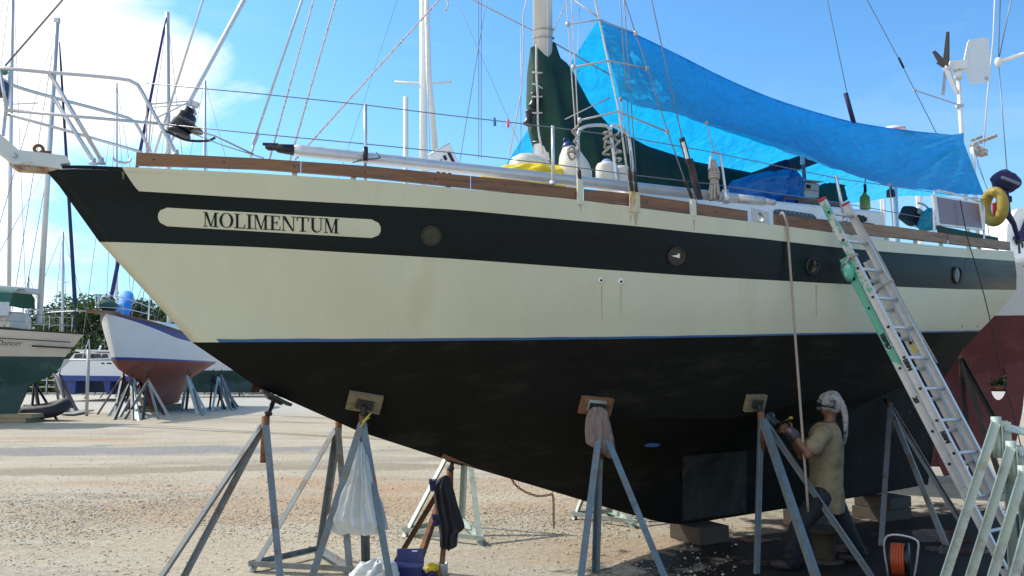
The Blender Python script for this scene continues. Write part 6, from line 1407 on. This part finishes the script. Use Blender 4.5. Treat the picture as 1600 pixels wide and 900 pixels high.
m = MB(); m.tube([P(681, 240, 26.6), P(670, 120, 26.6), P(665, -60, 26.9)], [.10, .10, .07], 8); tag(m.build('furled_sail_cloth', M['white'], None, P(681, 240, 26.6)), 'white furled staysail hanging beside the mast with brown spreaders', 'sail')
tt, f6 = far_boat(634, 42, 152, 'small sailboat whose short white mizzen mast shows left of the taller mast', .16, 9, (1, .1), ((.7, .3),), 'white', stays=False)
far_boat(319, 62, 126, 'distant sailboat whose slim grey mast rises behind the furling drum', .13, 10, (1, .1), ((.6, .7),), lean=1)
far_boat(12, 40, -60, 'sailboat at the left edge with a pale mast behind the bow roller', .10, 10, (-1, .1), ((.62, 1.4),), lean=8, frac=.12)
far_boat(98, 75, 362, 'faraway sailboat with a short mast over the cream boat foredeck', .13, 9, (-1, .1), ((.6, .6),))
far_boat(44, 80, 432, 'faraway sailboat with the lowest mast in the left background', .13, 9, (-1, .1), ((.6, .6),))
far_boat(182, 58, 130, 'distant sailboat with a pale mast behind the white and blue boat', .10, 9, (.2, 1), ((.55, .7),))
far_boat(395, 64, 300, 'distant red hulled boat half hidden behind the white and blue boat', .12, 10, (1, .0), ((.6, .7),), mats=('redhull', 'redhull', 'redbottom'), deckz=2.2)
# white furled sail on the nearer distant mast
# catamaran
YC = 52
t = thing('catamaran', 'white catamaran with blue hulls and dark windows parked far back between the sailboats', 'catamaran', P(150, 618, YC))
def PC(u, v, dy=0): return P(u, v, YC + dy)
m = MB(); m.poly([PC(u, v) for u, v in ((86, 586), (112, 562), (200, 562), (216, 588), (216, 592), (86, 590))], V((0, 5, 0))); m.build('bridge_deck', M['gel'], t, fix=True)
for a in ((92, 119), (160, 173), (200, 214)):
    m = MB(); m.poly([PC(u, v, .15) for u, v in ((a[0], 590), (a[1], 591), (a[1] - 2, 615), (a[0] + 5, 614))], V((0, 5, 0))); m.build('float_hull', M['bluepaint'], t, fix=True)
m = MB(); m.poly([PC(u, v, -.03) for u, v in ((92, 586.5), (215, 588), (215, 596), (96, 595))], V((0, .2, 0))); m.build('blue_band', M['bluepaint'], t, fix=True)
m = MB(); m.poly([PC(u, v, .4) for u, v in ((108, 562), (116, 552), (168, 551), (182, 562))], V((0, 4, 0))); cbn = m.build('cabin', M['gel'], t, fix=True)
for a, b_ in ((117, 132), (141, 156), (160, 167)): m = MB(); m.poly([PC(u, v, .36) for u, v in ((a, 553.5), (b_, 553), (b_ + 2, 559), (a - 2, 559.5))], V((0, .05, 0))); m.build('window', M['darkglass'], cbn, fix=True)
m = MB(); m.poly([PC(u, v, .2) for u, v in ((118, 546), (170, 547), (176, 549.5), (117, 549))], V((0, 4, 0))); m.build('hard_top', M['gel'], t, fix=True)
for a, b_ in ((158, 163), (167, 174), (180, 185)): m = MB(); m.poly([PC(u, v, -.02) for u, v in ((a, 566.5), (b_, 567), (b_, 569), (a, 568.5))], V((0, .03, 0))); m.build('hull_window', M['darkglass'], t, fix=True)
m = MB(); m.tube([PC(153, 551, 1), PC(158, 540, 1)], .06, 6); m.build('antenna', M['white'], t)
m = MB(); m.tube([PC(128, 562, .2), PC(139, 530, .2), PC(141, 562, .2)], .05, 6); m.build('deck_frame', M['steel'], t)
# pole and wire frame, wire fence, dinghy
t = thing('wire_fence', 'tall grey pole with a cross bar fence in front of the catamaran', 'fence', P(138, 642, 34.5)); Yp = 34.5
m = MB(); m.tube([V((P(138, 600, Yp).x, Yp, 0)), P(138.5, 546, Yp)], .07, 8); m.build('post', M['dullsteel'], t)
m = MB(); m.tube([P(108, 562.5, Yp), P(180, 562.5, Yp)], .035, 6); m.build('top_bar', M['dullsteel'], t)
t = thing('wire_fence', 'low dark wire fence along the back of the yard', 'fence', P(150, 617, 66)); Yp = 66
for k in range(60):
    x = P(-60, 600, Yp).x + k * 1.0; m = MB(); m.tube([V((x, Yp, 0)), V((x, Yp, 1.75))], .045, 5); m.build('post', M['dullsteel'], t)
for z in (1.7, 1.2, .65, .15):
    x0 = P(-60, 600, Yp).x; m = MB(); m.tube([V((x0, Yp, z)), V((x0 + 59, Yp, z))], .03, 5); m.build('wire', M['wire'], t)
t = thing('dinghy', 'black inflatable dinghy on the ground under the cream boat', 'dinghy', P(70, 650, 31.2)); Yd = 31.2
def PD(u, z, dy): p = P(u, 640, Yd + dy); return V((p.x, p.y, z))
m = MB(); m.tube(curve([PD(32, .32, -.6), PD(60, .34, -.65), PD(85, .42, -.5), PD(101, .62, 0), PD(85, .5, .5), PD(60, .36, .65), PD(32, .34, .6)], 30), [.12] + [.25] * 28 + [.12], 12); m.build('tube', M['rubber'], t)
m = MB(); m.poly([PD(34, .2, -.5), PD(84, .22, -.4), PD(95, .35, 0), PD(84, .22, .4), PD(34, .2, .5)], V((0, 0, .06))); m.build('floor', M['black'], t, fix=True)
m = MB(); m.poly([PD(36, .15, -.5), PD(36, .15, .5), PD(36, .6, .5), PD(36, .6, -.5)], V((.06, 0, 0))); m.build('transom', M['wood'], t, fix=True)
t = thing('keel_block', 'pale timber block under the keel of the cream boat', 'timber block', P(20, 655, 30))
for k in range(2): m = MB(); m.box(P(22, 655, 30.2) * 1 + V((.2 * k, 0, .09 + .16 * k - P(22, 655, 30.2).z)), (1.6, 1.2, .155), None, 0, .01); m.build('timber', mat('pale_timber', (.3, .24, .14), .8), t)
# stands round the two boats
k_ = 0
for g, lst in (('stands round the white and blue sailboat', (((193, 583), ((150, 648), (178, 654), (206, 642))), ((208, 588), ((168, 650), (214, 655), (226, 640))), ((222, 590), ((186, 652), (232, 641), (200, 640))), ((206, 590), ((178, 656), (208, 657), (196, 642))), ((206, 592), ((176, 655), (218, 657), (215, 642))),
        ((232, 592), ((193, 655), (250, 655), (270, 657)[:2])), ((230, 591), ((222, 655), (246, 641), (258, 648))), ((292, 586), ((283, 642), (309, 648), (325, 645))), ((296, 590), ((290, 640), (312, 640), (318, 650)[:2])), ((332, 584), ((326, 640), (352, 640), (365, 637))), ((340, 588), ((330, 642), (360, 641), (372, 636))), ((345, 584), ((345, 640), (362, 641), (371, 640)[:2])), ((350, 590), ((338, 636), (368, 638), (357, 632))))),
      ('stands round the cream sailboat', (((53, 594), ((46, 656), (63, 657), (91, 655))), ((86, 584), ((108, 643), (122, 641), (92, 636))), ((93, 584), ((104, 644), (121, 643), (112, 637))), ((-8, 612), ((26, 657), (-20, 655), (0, 640))))) ):
    for (ua, va), ft_ in lst:
        k_ += 1; fts = [G(u, v) for u, v in ft_]; Ya = sum(p.y for p in fts) / 3
        ap = P(ua, va, Ya + .4)
        stand(ap, fts, ('galv', 'darkiron', 'galvgreen')[k_ % 3] if k_ not in (13, 14) else 'darkiron', 'one of the %s stands crowded under the %s' % (('grey', 'black', 'pale')[k_ % 3] if k_ not in (13, 14) else 'black', 'white and blue sailboat' if 'blue' in g else 'cream sailboat'), g + ', ' + (('grey', 'black', 'pale')[k_ % 3] if k_ not in (13, 14) else 'black'), screw=ap + V((.05, 0, .25)), w_=.10, ring=False, sock=.2)
t = thing('plank', 'loose grey plank lying by the cream boat stands', 'plank', G(120, 648)); m = MB(); m.bar(G(106, 650) + V((0, 0, .06)), G(138, 645) + V((0, 0, .12)), .5, .06); m.build('board', M['galv'], t)
# ------------------------------------------------------------------ trees behind the yard
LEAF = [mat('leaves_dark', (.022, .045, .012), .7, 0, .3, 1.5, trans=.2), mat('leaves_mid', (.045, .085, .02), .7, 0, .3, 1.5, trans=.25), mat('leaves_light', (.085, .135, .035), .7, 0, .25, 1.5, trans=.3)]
BARK = mat('bark', (.10, .075, .05), .9, 0, .3, 8)
TREELAB = ['broad green tree with a pale crown behind the white bow', 'dark tall tree between the two parked sailboats', 'bushy tree behind the foredeck of the cream boat', 'rounded tree at the far left behind the dodger', 'tree whose crown tops the blue sail bag', 'tree seen past the stern of the big boat', 'low tree half hidden by the keel and rudder of the maroon boat']
def tree(u, Y, vtop, wd, seed, lab):
    rs = random.Random(seed); x = P(u, 560, Y).x; h = P(u, vtop, Y).z
    t = thing('tree', lab, 'tree', V((x, Y, 0)), 'trees behind the yard')
    m = MB(); m.tube(curve([V((x, Y, 0)), V((x + rs.uniform(-.3, .3), Y, h * .3)), V((x + rs.uniform(-.5, .5), Y, h * .6))], 8), [.28, .26, .24, .22, .2, .18, .15, .1], 8)
    for k in range(6):
        a = rs.uniform(0, 6.28); b0 = V((x, Y, h * rs.uniform(.28, .55))); m.tube([b0, b0 + V((math.cos(a) * wd * .25, math.sin(a) * wd * .25, h * .15)), b0 + V((math.cos(a) * wd * .42, math.sin(a) * wd * .42, h * .28))], [.12, .08, .03], 6)
    m.build('trunk', BARK, t)
    m = MB(); cl = []
    for k in range(60):
        a = rs.uniform(0, 6.28); rr = wd * .5 * math.sqrt(rs.random()); zz = h * (.10 + .84 * rs.random()); sh_ = math.sqrt(max(.05, 1 - ((zz / h - .5) / .52) ** 2)); cl.append((V((x + math.cos(a) * rr * sh_, Y + math.sin(a) * rr * sh_, zz)), rs.uniform(.6, 1.3) * wd / 7, rs.random()))
    for c, r, tone in cl:
        for q_ in range(150):
            d = V((rs.gauss(0, 1), rs.gauss(0, 1), rs.gauss(0, .7))); d = d.normalized() * r * rs.random() ** .4; p = c + d
            if p.z > h * 1.02: continue
            a = V((rs.gauss(0, 1), rs.gauss(0, 1), rs.gauss(0, 1))).normalized(); b_ = a.orthogonal().normalized(); s_ = rs.uniform(.11, .25)
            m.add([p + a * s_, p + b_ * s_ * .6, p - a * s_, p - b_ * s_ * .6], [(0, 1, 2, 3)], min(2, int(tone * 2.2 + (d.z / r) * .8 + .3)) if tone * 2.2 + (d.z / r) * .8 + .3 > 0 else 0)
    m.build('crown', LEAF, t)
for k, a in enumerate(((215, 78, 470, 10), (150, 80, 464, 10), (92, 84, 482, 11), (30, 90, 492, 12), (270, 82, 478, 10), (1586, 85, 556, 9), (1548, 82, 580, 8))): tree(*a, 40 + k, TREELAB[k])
# scrub along the fence line
m = MB(); rs = random.Random(11)
for k in range(9000):
    x = rs.uniform(-62, -14); y = rs.uniform(68, 73); h = 1.5 + 1.3 * noise.noise(V((x * .35, 0, 3))) + .4 * noise.noise(V((x * 1.7, 0, 3))); p = V((x, y, max(.05, h * rs.random())))
    a = V((rs.gauss(0, 1), rs.gauss(0, 1), rs.gauss(0, 1))).normalized(); b_ = a.orthogonal().normalized(); s_ = rs.uniform(.12, .3); m.add([p + a * s_, p + b_ * s_ * .6, p - a * s_, p - b_ * s_ * .6], [(0, 1, 2, 3)], rs.choice((0, 0, 0, 1)))
tag(m.build('scrub', LEAF), 'dark scrub growing along the back fence', kind='stuff')
